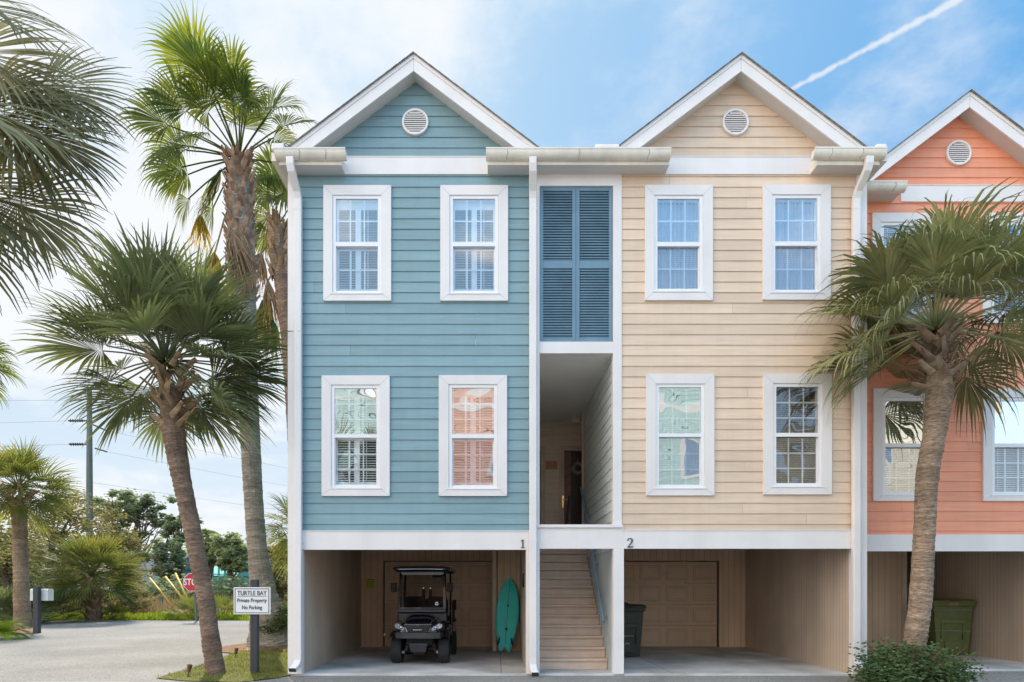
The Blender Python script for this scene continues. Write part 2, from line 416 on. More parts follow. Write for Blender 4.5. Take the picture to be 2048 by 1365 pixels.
# ---------------------------------------------------------------- windows
def window(root, o, g, up, lo, yc, rows, kind, mats, label=None):
    """o: casing (x0, x1, y0, y1), g: glass (x0, x1), up / lo: glass heights of the two sashes, all surveyed"""
    yw = yc - DIST
    ox0, ox1, ot, ob_ = X(o[0], yc), X(o[1], yc), Z(o[2], yc), Z(o[3], yc)
    g0, g1 = X(g[0], yc), X(g[1], yc)
    ut, ub, lt, lb = Z(up[0], yc), Z(up[1], yc), Z(lo[0], yc), Z(lo[1], yc)
    j = .058                                            # vinyl frame round the glass
    mb = MB()
    i0, i1, it, ib = g0 - j, g1 + j, ut + j, lb - j
    ya, yb = yw - .05, yw + .02
    mb.box(ox0, i0, ya, yb, ib, it); mb.box(i1, ox1, ya, yb, ib, it)
    mb.box(ox0, ox1, ya, yb, it, ot); mb.box(ox0, ox1, ya, yb, ob_, ib)
    for sx, (cx, ix) in ((1, (ox0, i0)), (-1, (ox1, i1))):      # mitre joints of the casing
        for cz, iz in ((ot, it), (ob_, ib)):
            dx, dz = (ix - cx), (iz - cz)
            n = math.hypot(dx, dz); px, pz = -dz / n * .002, dx / n * .002
            mb.face([(cx + px, ya - .0015, cz + pz), (cx - px, ya - .0015, cz - pz), (ix - px, ya - .0015, iz - pz), (ix + px, ya - .0015, iz + pz)], 3)
    y2 = yw - .03                                        # vinyl frame
    mb.box(i0 + .002, g0, y2, yw + .10, ib + .002, it - .002, 1); mb.box(g1, i1 - .002, y2, yw + .10, ib + .002, it - .002, 1)
    mb.box(g0, g1, y2, yw + .10, ut, it - .002, 1); mb.box(g0, g1, y2 + .012, yw + .10, ib + .002, lb, 1)
    mb.box(i0 - .03, i1 + .03, ya - .012, ya + .01, ib - .012, ib + .003, 1)
    # room behind: dark reveal
    d = yw + .55
    mb.face([(g0, d, lb), (g1, d, lb), (g1, d, ut), (g0, d, ut)], 2)
    mb.face([(g0, yw + .1, lb), (g0, d, lb), (g0, d, ut), (g0, yw + .1, ut)], 2)
    mb.face([(g1, d, lb), (g1, yw + .1, lb), (g1, yw + .1, ut), (g1, d, ut)], 2)
    mb.face([(g0, yw + .1, lb), (g1, yw + .1, lb), (g1, d, lb), (g0, d, lb)], 2)
    mb.face([(g0, d, ut), (g1, d, ut), (g1, yw + .1, ut), (g0, yw + .1, ut)], 2)
    w = mb.build('window', ['white', 'vinyl', 'interior', 'seam'], root, label=label)
    # sashes with muntins
    def sash(z0, z1, y, rail_t, rail_b, side, glassmat, rail=True):
        s = MB()
        s.box(g0, g1, y - .02, y + .025, z1, z1 + rail_t) if rail_t else None
        s.box(g0, g1, y - .02, y + .025, z0 - rail_b, z0) if rail_b else None
        if side:
            s.box(g0, g0 + side, y - .015, y + .025, z0, z1); s.box(g1 - side, g1, y - .015, y + .025, z0, z1)
        wm = .011
        for c in (1, 2):
            x = g0 + (g1 - g0) * c / 3
            s.box(x - wm, x + wm, y + .008, y + .018, z0, z1)
        for r in range(1, rows):
            z = z0 + (z1 - z0) * r / rows
            s.box(g0, g1, y + .0065, y + .0165, z - wm, z + wm)
        so = s.build('sash', 'vinyl', w)
        p = MB(); p.face([(g0, y, z0), (g1, y, z0), (g1, y, z1), (g0, y, z1)]); p.build('pane', glassmat, w)
    sash(ub, ut, yw - .008, 0, ub - lt - .004, 0, mats[0])
    sash(lb + .012, lt - .006, yw + .03, 0, .014, .012, mats[1])
    y = yw + .085
    if kind == 'louvre':
        s = MB(); cx = (g0 + g1) / 2; st = .048
        s.box(cx - st, cx + st, y - .01, y + .02, lb, ut)
        s.box(g0, g0 + .03, y - .01, y + .02, lb, ut); s.box(g1 - .03, g1, y - .01, y + .02, lb, ut)
        s.box(g0, g1, y - .0115, y + .0185, ut - .13, ut); s.box(g0, g1, y - .0115, y + .0185, lb, lb + .07)
        s.box(g0, g1, y - .0115, y + .0185, lt - .02, ub + .05)
        z = lb + .09
        while z < ut - .13:
            for a_, b_ in ((g0 + .03, cx - st), (cx + st, g1 - .03)):
                s.face([(a_, y - .012, z - .004), (b_, y - .012, z - .004), (b_, y + .022, z + .018), (a_, y + .022, z + .018)])
                s.box((a_ + b_) / 2 + (.05 if a_ < cx - .2 else -.02) - .005, (a_ + b_) / 2 + (.05 if a_ < cx - .2 else -.02) + .005, y - .022, y - .014, z - .01, z + .03)
            z += .043
        s.build('plantation_shutter', 'louvre_white', w)
    elif kind == 'curtain':
        s = MB(); n = 60; rows_ = []
        for zz in (lb, ut):
            rows_.append([(g0 + (g1 - g0) * q / n, y + .03 + .025 * math.sin(q * 1.05) + .012 * math.sin(q * .37 + 1), zz) for q in range(n + 1)])
        s.grid(rows_); s.build('curtain', 'curtain', w, smooth=True)
        s = MB(); z = lb + .01
        while z < ut - .02:
            s.face([(g0, y - .014, z), (g1, y - .014, z), (g1, y + .0, z + .012), (g0, y + .0, z + .012)]); z += .036
        s.build('blind', 'louvre_white', w)
    else:
        s = MB(); z = lb + .01
        while z < ut - .02:
            s.face([(g0, y - .014, z), (g1, y - .014, z), (g1, y + .008, z + .020), (g0, y + .008, z + .020)]); z += .034
        for fx in (.18, .82): s.box(g0 + (g1 - g0) * fx - .004, g0 + (g1 - g0) * fx + .004, y - .022, y - .018, lb, ut)
        s.build('blind', 'dark_blind' if kind == 'dark' else 'louvre_white', w)
    return (ox0 + .03, ox1 - .03, ob_ + .03, ot - .03)

# ---------------------------------------------------------------- gutters and pipes
def gutter(root, x0, x1, zt, yf, seams=(), ends=True, h=.15, d=.13):
    """half-round trough hung in front of the fascia at yf"""
    mb = MB(); n = 9
    prof = [(yf - .003, zt)]
    for k in range(n):
        t = k / (n - 1) * math.pi / 2
        prof.append((yf - .035 - (d - .035) * math.cos(t), zt - .028 - (h - .028) * math.sin(t)))
    prof = [(yf - .003, zt - .02), (yf - .003, zt - h)] + [(a, b) for a, b in reversed(prof[1:])] + [(yf - d - .008, zt - .024), (yf - d - .008, zt), (yf - d + .012, zt), (yf - d + .012, zt - .02)]
    i0 = len(mb.v)
    for x in (x0, x1):
        mb.v += [(x, a, b) for a, b in prof]
    n = len(prof)
    for q in range(n):
        j = (q + 1) % n
        mb.f.append((q, j, n + j, n + q)); mb.m.append(0); mb.a.append(.5)
    mb.f.append(tuple(range(n - 1, -1, -1))); mb.f.append(tuple(range(n, 2 * n))); mb.m += [0, 0]; mb.a += [.5, .5]
    for sx in seams:                                     # hanger straps
        pts = [(sx, yf - d + .006, zt + .003)] + [(sx + .012 * math.sin(k), yf - .035 - (d - .031) * math.cos(k / 6 * 1.45), zt - .028 - (h - .024) * math.sin(k / 6 * 1.45)) for k in range(7)]
        mb.tube(pts, .0055, 5, 1)
    return mb.build('gutter', ['gutter', 'seam'], root)

def downspout(root, x, ztop, yf, yw, zbot=.12, kick=0, w=.062, d=.045, bent=1):
    mb = MB()
    pth = [(x, yf, ztop), (x, yf, ztop - .10), (x + .012 * bent, yf + .03, ztop - .2), (x + .04 * bent, yw - .10, ztop - .42), (x + .05 * bent, yw - .058, ztop - .54),
           (x + .05 * bent, yw - .056, ztop - .7), (x + .05 * bent, yw - .056, 4), (x + .05 * bent, yw - .056, zbot + .25), (x + .05 * bent, yw - .062, zbot + .12),
           (x + .05 * bent + kick * .02, yw - .11, zbot + .03), (x + .05 * bent + kick * .06, yw - .19, zbot - .03)]
    i0 = 0; rings = []
    for k, p in enumerate(pth):
        p = V(p); t = (V(pth[min(k + 1, len(pth) - 1)]) - V(pth[max(k - 1, 0)])).normalized()
        u = V((1, 0, 0)); v = u.cross(t).normalized()
        rings.append([p + u * (w * a) + v * (d * b) for a, b in ((-1, -.8), (-.85, -1), (.85, -1), (1, -.8), (1, .8), (.85, 1), (-.85, 1), (-1, .8))])
    mb.grid(rings, closed=True)
    mb.face(rings[-1], 1); 
    for z in (ztop - .72, zbot + .27, 2.3):              # joint collars and straps
        c = V((x + .05 * bent, yw - .056, z))
        e = 1.07
        r1 = [c + V((w * e * a, d * e * b, -.012)) for a, b in ((-1, -1), (1, -1), (1, 1), (-1, 1))]
        r2 = [c + V((w * e * a, d * e * b, .012)) for a, b in ((-1, -1), (1, -1), (1, 1), (-1, 1))]
        mb.grid([r1, r2], closed=True)
    return mb.build('downspout', ['white', 'interior'], root)

def vent(root, px, py, r_px, yc):
    yw = yc - DIST; c = V((X(px, yc), yw, Z(py, yc))); r = r_px * yc / FPX
    mb = MB()
    mb.lathe([(r, 0), (r, -.05), (r * .97, -.058), (r * .86, -.058), (r * .84, -.05), (r * .84, -.01)], c, (0, 1, 0), 40)
    o = mb.build('gable_vent', 'white', root, smooth=False)
    s = MB(); n = 10
    s.lathe([(r * .85, -.012), (0.001, -.012)], c, (0, 1, 0), 32, 1)
    for k in range(n):
        z = -r * .8 + 1.6 * r * (k + .5) / n; hw = math.sqrt(max(0, (r * .85) ** 2 - z * z))
        s.face([(c.x - hw, yw - .052, c.z + z - .018), (c.x + hw, yw - .052, c.z + z - .018), (c.x + hw, yw - .026, c.z + z + .014), (c.x - hw, yw - .026, c.z + z + .014)])
        s.face([(c.x - hw, yw - .052, c.z + z - .018), (c.x + hw, yw - .052, c.z + z - .018), (c.x + hw, yw - .048, c.z + z - .028), (c.x - hw, yw - .048, c.z + z - .028)])
    s.build('louvre', ['white', 'interior'], o)

def gable_roof(root, cx, apex, half, slope, yf, yb, foot, yw):
    """chevron rake board, shingled slab and soffit of one front gable"""
    t = .27
    hw = (apex - foot) / slope; hi = (apex - t - foot) / slope
    for sgn in (-1, 1):
        mb = MB()
        a = .002 * sgn
        poly = [(cx + a, apex), (cx + a, apex - t), (cx + sgn * hi, foot), (cx + sgn * hw, foot)]
        if sgn < 0: poly = poly[:]
        else: poly = poly[::-1]
        mb.prism(poly, yf - .03, yf)
        e = .062
        poly = [(cx + a, apex + .004), (cx + a, apex - e), (cx + sgn * (hw - e / slope), foot + .002), (cx + sgn * (hw + .002), foot + .002)]
        mb.prism(poly if sgn < 0 else poly[::-1], yf - .044, yf - .0305)
        mb.build('rake_board', 'white', root)
    r = MB(); so = MB()
    for sgn in (-1, 1):
        ex = half
        up = lambda x, dz: apex + dz - slope * abs(x - cx)
        x0, x1 = (cx, cx + sgn * ex)
        pts = [(x0, up(x0, .005)), (x1, up(x1, .005)), (x1, up(x1, .013)), (x0, up(x0, .013))]
        if sgn < 0: pts = pts[::-1]
        r.prism(pts, yf - .07, yb)
        # ragged shingle tabs along the rake edge
        L = 0
        while L < hw - .1:
            w = .14; xa, xb = cx + sgn * L, cx + sgn * (L + w)
            q = [(xa, up(xa, .013)), (xb, up(xb, .013)), (xb, up(xb, .015)), (xa, up(xa, .020))]
            r.prism(q if sgn > 0 else q[::-1], yf - .082, yf + .3)
            L += w
        s0 = apex - t + .035
        pts = [(cx, s0), (cx + sgn * (hi + .25), s0 - slope * (hi + .25)), (cx + sgn * (hi + .25), s0 - slope * (hi + .25) + .02), (cx, s0 + .02)]
        if sgn < 0: pts = pts[::-1]
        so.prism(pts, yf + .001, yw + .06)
    r.build('roof', 'shingle', root); so.build('soffit', 'soffit', root)

def eave_return(root, x0, x1, yf, yw, zb, zt, left=True, right=True):
    """boxed eave: fascia board in front, soffit underneath"""
    mb = MB()
    mb.box(x0, x1, yf - .02, yf, zb, zt, 0)
    mb.box(x0, x1, yf - .028, yf - .0205, zb + .085, zb + .10, 0)
    for x, on, s in ((x0, left, 1), (x1, right, -1)):
        if on: mb.box(*(sorted((x, x + s * .02))), yf + .001, yw - .001, zb + .012, zt, 0)
    mb.build('eave_fascia', 'gutter', root)
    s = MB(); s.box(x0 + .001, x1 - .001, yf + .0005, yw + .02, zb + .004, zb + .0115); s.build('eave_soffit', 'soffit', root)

def digit(kind, cx, z0, h, y, parent, root):
    mb = MB()
    def rib(pts):
        L = []; Rr = []
        for k, (x, z, w) in enumerate(pts):
            x2, z2, _ = pts[min(k + 1, len(pts) - 1)]; x1, z1, _ = pts[max(k - 1, 0)]
            dx, dz = x2 - x1, z2 - z1; n = math.hypot(dx, dz) or 1
            L.append((x - dz / n * w, z + dx / n * w)); Rr.append((x + dz / n * w, z - dx / n * w))
        for k in range(len(pts) - 1):
            q = [L[k], L[k + 1], Rr[k + 1], Rr[k]]
            mb.prism([(cx + a * h, z0 + b * h) for a, b in q][::-1], y - .012 - .0002 * k, y)
    if kind == 1:
        rib([(0, .02, .085), (0, .98, .085)]); rib([(-.24, .035, .035), (.24, .035, .035)]); rib([(-.24, .80, .03), (-.02, .95, .06)])
    else:
        rib([(-.24, .72, .075), (-.25, .82, .06), (-.16, .93, .05), (0, .965, .04), (.15, .92, .07), (.21, .78, .10), (.17, .62, .095), (.06, .44, .065), (-.10, .24, .05), (-.24, .08, .04)])
        rib([(-.29, .065, .065), (.05, .065, .07), (.25, .07, .06)]); rib([(.25, .07, .05), (.31, .22, .02)])
    mb.build('house_number', 'number', parent)
# ================================================================ THE ROW OF HOUSES
DEPTH = 11.0                                             # house depth behind the front
YF = -.27                                                # plane of rake boards and fascias
CEIL = 2.42; BACK = 4.9                                  # carport ceiling, carport back wall

# glass of the windows: blue sky upstairs, the sunlit houses across the street downstairs
GL = {
    'sky': glass('glass_sky', .25, (.80, .90, 1.0), .004, 1.1, seed=2.0),
    'sky_screen': glass('glass_sky_screen', .20, (.72, .78, .86), .004, 1.1, seed=4.0),
    'wavy': glass('glass_wavy', .48, (.9, .95, .95), .012, 1.7, seed=3.1),
    'wavy_dim': glass('glass_wavy_dim', .15, (.85, .9, .9), .010, 1.6, seed=5.0),
    'wavy_b': glass('glass_wavy_b', .46, (.9, .95, .95), .006, 1.9, seed=8.3),
    'wavy_b_scr': glass('glass_wavy_b_screen', .30, (.72, .72, .76), .006, 1.9, seed=8.3),
    'wavy_c': glass('glass_wavy_c', .48, (.8, .9, .9), .007, 1.6, seed=12.7),
    'wavy_c_scr': glass('glass_wavy_c_screen', .40, (.7, .78, .8), .009, 1.6, seed=12.7),
    'dark': glass('glass_dark', .13, (.72, .72, .70), .012, 2.0, seed=1.7),
    'wavy_d': glass('glass_wavy_d', .70, (.9, .9, .9), .014, 1.4, seed=20.1),
}

def carport_wall(root, x0, x1, y0, y1, zt=CEIL, m='panel_side'):
    mb = MB(); mb.box(x0, x1, y0, y1, 0, zt); return mb.build('carport_wall', m, root)

def garage_door(root, x0, x1, z1, y):
    mb = MB()
    rows = 4; cols = 4
    hh = z1 / rows; ww = (x1 - x0) / cols
    for r in range(rows):
        z = r * hh
        mb.box(x0, x1, y + .004 , y + .05, z + .004, z + hh - .004)
        for c in range(cols):
            a = x0 + c * ww
            mx, mz = .075, .085
            # raised panel: sunk groove round a raised field
            mb.box(a + mx, a + ww - mx, y - .001, y + .006, z + mz, z + hh - mz, 1)
            mb.box(a + mx + .016, a + ww - mx - .016, y - .008, y - .0005, z + mz + .016, z + hh - mz - .016)
            mb.box(a + mx + .05, a + ww - mx - .05, y - .010, y - .0075, z + mz + .05, z + hh - mz - .05, 1)
            mb.box(a + mx + .06, a + ww - mx - .06, y - .018, y - .0095, z + mz + .06, z + hh - mz - .06)
    g = mb.build('garage_door', ['garage', 'garage_groove'], root)
    t = MB()
    t.box(x0 - .14, x0 - .03, y - .06, y + .02, 0, z1 + .02); t.box(x1 + .03, x1 + .14, y - .06, y + .02, 0, z1 + .02)
    t.box(x0 - .14, x1 + .14, y - .062, y + .02, z1 + .022, z1 + .13)
    t.build('door_trim', 'tan_trim', root)
    return g

# ---------------- blue house
BX0, BX1 = X(580), X(1060)
blue = thing('townhouse', 'blue lap-sided townhouse at the left end of the row', 'house', (BX0, 0, 0), 'gabled townhouses in the row')
holes = []
holes.append(window(blue, (648, 783, 374, 604), (672.6, 756.7), (400, 486), (495, 583), 11.3, 2, 'louvre', (GL['sky'], GL['sky_screen'])))
holes.append(window(blue, (881, 1016, 374, 604), (906, 990), (400, 486), (495, 583), 11.3, 2, 'louvre', (GL['sky'], GL['sky_screen'])))
holes.append(window(blue, (644.5, 780, 753, 993), (669.8, 754), (778, 869.6), (877, 971), 11.3, 3, 'louvre', (GL['wavy'], GL['wavy_dim'])))
holes.append(window(blue, (878, 1014, 752.5, 993), (904, 988), (777, 869.6), (878, 972), 11.3, 3, 'louvre', (GL['wavy_b'], GL['wavy_b_scr'])))
front = lambda yw: (lambda u, z, d: (u, yw - d, z))
mb = MB()
ZB = Z(1064); ZF0, ZF1 = Z(351), Z(317)
apB = Z(113, 11.03); cxB = X(827.5, 11.03); SL = .755
lap(mb, X(594), BX1, ZB, ZF1 - .021, holes, front(0), zref=Z(375) - .183 * 40)
lap(mb, cxB - 2.1, cxB + 2.1, ZF1 - .02, apB, [], front(0), zref=Z(191.4) - .183 * 40, tri=(cxB, apB - .15, SL))
# side and rear walls
lap(mb, 0, DEPTH, 0, 8.7, [], lambda u, z, d: (BX0 - d, DEPTH - u, z), zref=Z(375) - .183 * 40)
mb.face([(BX0, DEPTH, 0), (BX1, DEPTH, 0), (BX1, DEPTH, 9), (BX0, DEPTH, 9)])
mb.build('siding', 'blue_siding', blue)
mb = MB(); mb.box(BX0 - .03, X(594), -.028, .10, .0, Z(350)); mb.box(BX0 - .028, BX0 + .02, .1005, .22, 0, 8.6); mb.build('corner_board', 'white', blue)
mb = MB(); mb.box(X(594) + .001, X(1060), -.035, .10, Z(1100), ZB + .003); mb.box(X(594), X(1060), -.045, -.02, ZB + .003, ZB + .018)
mb.build('carport_beam', 'white', blue)
mb = MB(); mb.box(X(594) + .001, X(604.5), -.03, .12, 0, Z(1100) - .002); mb.build('carport_post', 'white', blue)
mb = MB(); mb.box(X(1052), X(1061), -.032, .12, 0, Z(1100) - .002); mb.build('carport_post', 'white', blue)
mb = MB(); mb.box(X(660), X(1010), -.033, .02, ZF0, ZF1); mb.box(X(660), X(1010), -.042, -.0, ZF1, ZF1 + .014); mb.build('frieze_board', 'white', blue)
vent(blue, 831, 247.5, 26.5, 11.3)
EZ0, EZ1, GZT = Z(331.5, 11.03), 8.86, 8.868
gable_roof(blue, cxB, apB, 2.27, SL, YF, DEPTH + .1, GZT - .03, 0)
eave_return(blue, X(560, 11.03), X(683, 11.03), YF, 0, EZ0, EZ1, left=False)
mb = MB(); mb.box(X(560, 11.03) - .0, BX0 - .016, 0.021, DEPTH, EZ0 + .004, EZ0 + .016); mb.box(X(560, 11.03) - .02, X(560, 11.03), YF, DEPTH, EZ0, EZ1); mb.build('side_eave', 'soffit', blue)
gutter(blue, X(549, 10.9), X(691, 10.9), GZT, YF - .02, [X(598, 10.9), X(651, 10.9)])
mb = MB(); gx = X(560, 11.03) - .02
mb.box(gx - .115, gx - .002, YF - .03, DEPTH, GZT - .15, GZT - .005); mb.build('gutter', 'gutter', blue)
mb = MB(); mb.box(X(541, 10.9), X(566, 10.9), YF - .10, YF + .05, GZT + .002, GZT + .115); mb.build('roof_diverter', 'white', blue, bevel=.02, seg=2)
downspout(blue, X(581.5, 10.9) - .02, GZT - .135, YF - .09, -.03, zbot=.12, kick=-1)
carport_wall(blue, BX0 + .02, X(604.5) - .002, .1205, BACK)
mb = MB(); mb.box(BX0 + .03, BX1, .11, BACK + .1, CEIL, CEIL + .05); mb.build('carport_ceiling', 'ceil', blue)
gx0, gx1 = X(769.5, 16.3), X(985, 16.3)
mb = MB()
mb.box(X(604) - .06, gx0 - .03, BACK, BACK + .08, 0, CEIL)
mb.box(gx0 - .029, gx1 + .3, BACK + .001, BACK + .081, 2.16, CEIL)
mb.box(.0, .60, 3.95, 4.03, 0, CEIL)                     # cupboard beside the garage door
mb.build('carport_back_wall', 'panel_back', blue)
garage_door(blue, gx0, gx1, 2.13, BACK + .10)
mb = MB(); mb.box(X(985, 15.2), X(993, 15.2), 3.915, 4.9, 0, CEIL); mb.build('corner_board', 'tan_trim', blue)
carport_wall(blue, .525, .56, .1205, 3.95)
digit(1, X(1045.5), Z(1096.5), .145, -.035, blue, blue)

# ---------------- stair bay between the houses
bay = thing('stairwell_bay', 'white-framed open stairwell with blue louvred shutters between blue and cream houses', 'stairwell', (X(1152), 0, 0))
SX0, SX1 = X(1060), X(1243)
zs = Z(1050)
mb = MB()
mb.box(SX0 + .002, X(1079), -.03, .12, 0, Z(374)); mb.box(X(1225.5), SX1 - .002, -.031, .12, Z(1056), Z(374))
mb.box(SX0 + .002, SX1 - .002, -.029, .12, Z(374) + .001, Z(348))
mb.box(X(1079) + .001, X(1225.5) - .001, -.028, .12, Z(708), Z(685))
mb.build('frame_board', 'white', bay)
mb = MB(); mb.box(X(1074), SX1 + .015, -.06, .14, Z(1056), zs); mb.build('sill', 'white', bay)
mb = MB(); mb.box(X(1079) + .001, X(1247), -.03, .10, Z(1098), Z(1056) - .001); mb.build('apron_board', 'white', bay)
mb = MB(); mb.box(X(1226), X(1247), -.034, .14, 0, Z(1098) - .002); mb.build('post', 'white', bay)
# shutters
def shutter(x0, x1):
    z0, z1, zm0, zm1 = Z(685) + .004, Z(374) - .004, Z(537), Z(522)
    y = .0; st = .062
    mb = MB()
    mb.box(x0, x0 + st, y, y + .045, z0, z1); mb.box(x1 - st, x1, y, y + .045, z0, z1)
    for a, b in ((z0, z0 + .07), (zm0, zm1), (z1 - .065, z1)): mb.box(x0 + st, x1 - st, y + .003, y + .042, a, b)
    sh = mb.build('shutter', 'shutter', bay, bevel=.003)
    l = MB()
    for a, b in ((z0 + .07, zm0), (zm1, z1 - .065)):
        n = round((b - a) / .0468); p = (b - a) / n
        for k in range(n):
            z = a + k * p
            l.face([(x0 + st, y + .004, z + .006), (x1 - st, y + .004, z + .006), (x1 - st, y + .034, z + p * .98), (x0 + st, y + .034, z + p * .98)])
            l.face([(x0 + st, y + .012, z - .002), (x1 - st, y + .012, z - .002), (x1 - st, y + .004, z + .006), (x0 + st, y + .004, z + .006)])
    l.face([(x0 + st, y + .0425, z0), (x1 - st, y + .0425, z0), (x1 - st, y + .0425, z1), (x0 + st, y + .0425, z1)], 1)
    l.build('louvre', ['shutter', 'interior'], sh)
shutter(X(1079) + .004, X(1152) - .003); shutter(X(1152) + .001, X(1225.5) - .004)
# landing: ceiling, sided wall, rear wall
LZ = 2.47; LC = 5.6
mb = MB(); mb.box(SX0 + .01, 2.9, .121, 4.95, LC, LC + .06); mb.build('landing_ceiling', 'landing_ceil', bay)
mb = MB(); lap(mb, .122, 3.9, LZ - .3, LC, [], lambda u, z, d: (2.02 - d, 4.022 - u, z), zref=0, exp=.19)
mb.build('stairwell_wall', 'slate_siding', bay)
mb = MB(); mb.box(1.975, 2.03, 3.9005, 3.95, LZ, LC); mb.build('corner_board', 'tan_trim', bay)
mb = MB()
dx0, dx1, dzt = X(1128, 16.2), X(1128, 16.2) + .92, Z(902, 16.2)
lap(mb, SX0 + .01, 2.9, LZ, LC, [(X(1077, 16.2) - .6, X(1081, 16.2), 0, dzt), (dx0, dx1, 0, dzt)], front(BACK), zref=LZ, exp=.19)
mb.box(X(1097, 16.2), X(1108, 16.2), BACK - .03, BACK - .002, LZ, LC - .01)
mb.build('landing_wall', 'taupe_siding', bay)
mb = MB(); mb.face([(2.03, 3.95, LZ), (2.9, 3.95, LZ), (2.9, 3.95, LC), (2.03, 3.95, LC)]); mb.face([(2.9, 3.95, LZ), (2.9, 4.95, LZ), (2.9, 4.95, LC), (2.9, 3.95, LC)])
mb.face([(SX0 + .005, .12, LZ), (SX0 + .005, 4.95, LZ), (SX0 + .005, 4.95, LC), (SX0 + .005, .12, LC)]); mb.build('inner_wall', 'taupe_siding', bay)
def front_door(x0, x1, mtl, glazed):
    t = MB()
    t.box(x0 - .12, x0, BACK - .045, BACK + .02, LZ, dzt + .12); t.box(x1, x1 + .12, BACK - .045, BACK + .02, LZ, dzt + .12)
    t.box(x0, x1, BACK - .044, BACK + .02, dzt, dzt + .12)
    f = t.build('door_frame', 'tan_trim', bay)
    d = MB(); d.box(x0, x1, BACK + .03, BACK + .07, LZ, dzt)
    dr = d.build('front_door', mtl, bay)
    if glazed:
        q = MB(); w = .16
        rows = []
        q.box(x0 + .01, x0 + .01 + w, BACK + .016, BACK + .028, LZ + .02, dzt - .02)
        for k in range(9):                               # dark curved bands standing for the siding's reflection in the glass strip
            z = LZ + .12 + k * .23
            q.tube([(x0 + .012, BACK + .012, z), (x0 + .06, BACK + .012, z + .02 + .03 * (k % 2)), (x0 + .11, BACK + .012, z + .10), (x0 + .168, BACK + .012, z + .13)], .007, 4, 1)
        q.build('glass_panel', ['red_reflection', 'door_black'], dr)
        h = MB(); hx = x0 - .03
        h.box(hx - .02, hx + .02, BACK - .06, BACK - .046, LZ + 1.0 + .0, LZ + 1.0 + .30)
        h.tube([(hx, BACK - .06, LZ + 1.2), (hx, BACK - .10, LZ + 1.2), (hx + .10, BACK - .10, LZ + 1.19)], .012, 8)
        h.build('door_handle', 'brass', dr)
        p = MB()
        for z in (LZ + .2, LZ + 1.0): p.box(x0 + .26, x0 + .5, BACK + .02, BACK + .032, z, z + .6)
        p.build('door_panel', 'door_black', dr, bevel=.005)
    return dr
front_door(dx0, dx1, 'door_black', True)
front_door(X(1081, 16.2) - .9, X(1081, 16.2), 'door_black', False)
# flight of steps
st = MB(); st.box(.60, 2.015, 3.60, 4.9, LZ - .05, LZ - .001); stairs = st.build('staircase', 'stair', bay)
for i in range(13):
    y = .6 + .25 * i; z = .19 * (i + 1)
    s = MB(); s.box(.602, 2.013, y + .004, y + .03, z - .19, z - .036); s.box(.601, 2.014, y - .034, y + .255, z - .034, z - (.0 if i < 12 else .0005))
    s.build('step', 'stair', stairs, bevel=.004)
mb = MB(); mb.box(2.02, 2.10, .1405, 4.9, 0, LZ - .1); mb.build('stair_side_wall', 'panel_blue', bay)
mb = MB(); mb.box(.565, .60, .121, 4.9, 0, LZ - .1); mb.build('stair_side_wall', 'panel_side', bay)
rail = lambda yc: (1.93, yc - DIST, .9 + .914 * (yc - 11.83))
mb = MB(); mb.tube([rail(11.80), rail(15.0)], .028, 10); hr = mb.build('handrail', 'shutter', bay, smooth=False)
for yc in (11.98, 13.1, 14.4):
    p = V(rail(yc)); b = MB(); b.tube([p + V((0, 0, -.02)), p + V((.0, .0, -.07)), p + V((.085, 0, -.08))], .012, 6); b.tube([p + V((.078, 0, -.08)), p + V((.089, 0, -.08))], .03, 10); b.build('bracket', 'galv', hr)
mb = MB(); mb.tube([P(1131, 1062, 14.9), P(1139, 993, 15.4)], .028, 8); mb.build('handrail', 'post_dark', bay)
# eave and gutter of the bay
eave_return(bay, X(975, 11.03), X(1338, 11.03), YF, 0, EZ0, EZ1)
gutter(bay, X(972, 10.9), X(1342, 10.9), GZT, YF - .02, [X(1014, 10.9), X(1158, 10.9), X(1297, 10.9)])
mb = MB(); mb.box(X(1192, 10.9), X(1240, 10.9), YF - .10, YF + .03, GZT + .002, GZT + .098); mb.build('roof_diverter', 'white', bay, bevel=.02, seg=2)
downspout(bay, X(1066, 10.9), GZT - .135, YF - .09, -.035, zbot=.05, kick=.5, bent=.3)
mb = MB(); mb.box(cxB + 2.1, X(1481) - 2.1, YF + .03, DEPTH, 8.80, 8.85); mb.build('roof', 'shingle', bay)
mb = MB(); mb.face([(SX0, DEPTH, 0), (SX1, DEPTH, 0), (SX1, DEPTH, 9), (SX0, DEPTH, 9)]); mb.build('rear_wall', 'taupe_siding', bay)

# ---------------- cream house
CX0, CX1 = X(1243), X(1730)
cream = thing('townhouse', 'cream lap-sided townhouse in the middle of the row', 'house', (CX0, 0, 0), 'gabled townhouses in the row')
holes = []
holes.append(window(cream, (1289, 1424, 373.5, 603), (1314, 1398), (400, 486), (495, 579), 11.3, 2, 'curtain', (GL['sky'], GL['sky_screen'])))
holes.append(window(cream, (1524, 1659, 373, 602), (1549, 1633), (399, 485), (494, 581), 11.3, 2, 'curtain', (GL['sky'], GL['sky_screen'])))
holes.append(window(cream, (1291.5, 1427, 750, 992), (1317, 1401), (776, 868), (875.5, 971), 11.3, 3, 'curtain', (GL['wavy_c'], GL['wavy_c_scr'])))
holes.append(window(cream, (1525, 1661, 750, 990), (1551, 1635), (775, 867), (875, 968), 11.3, 3, 'dark', (GL['dark'], GL['dark'])))
mb = MB(); ZB2 = Z(1062.5)
lap(mb, CX0, X(1712), ZB2, ZF1 - .021, holes, front(0), zref=Z(375) - .183 * 40)
apC = Z(113.5, 11.03); cxC = X(1481, 11.03)
lap(mb, cxC - 2.1, cxC + 2.1, ZF1 - .02, apC, [], front(0), zref=Z(191) - .183 * 40, tri=(cxC, apC - .15, SL))
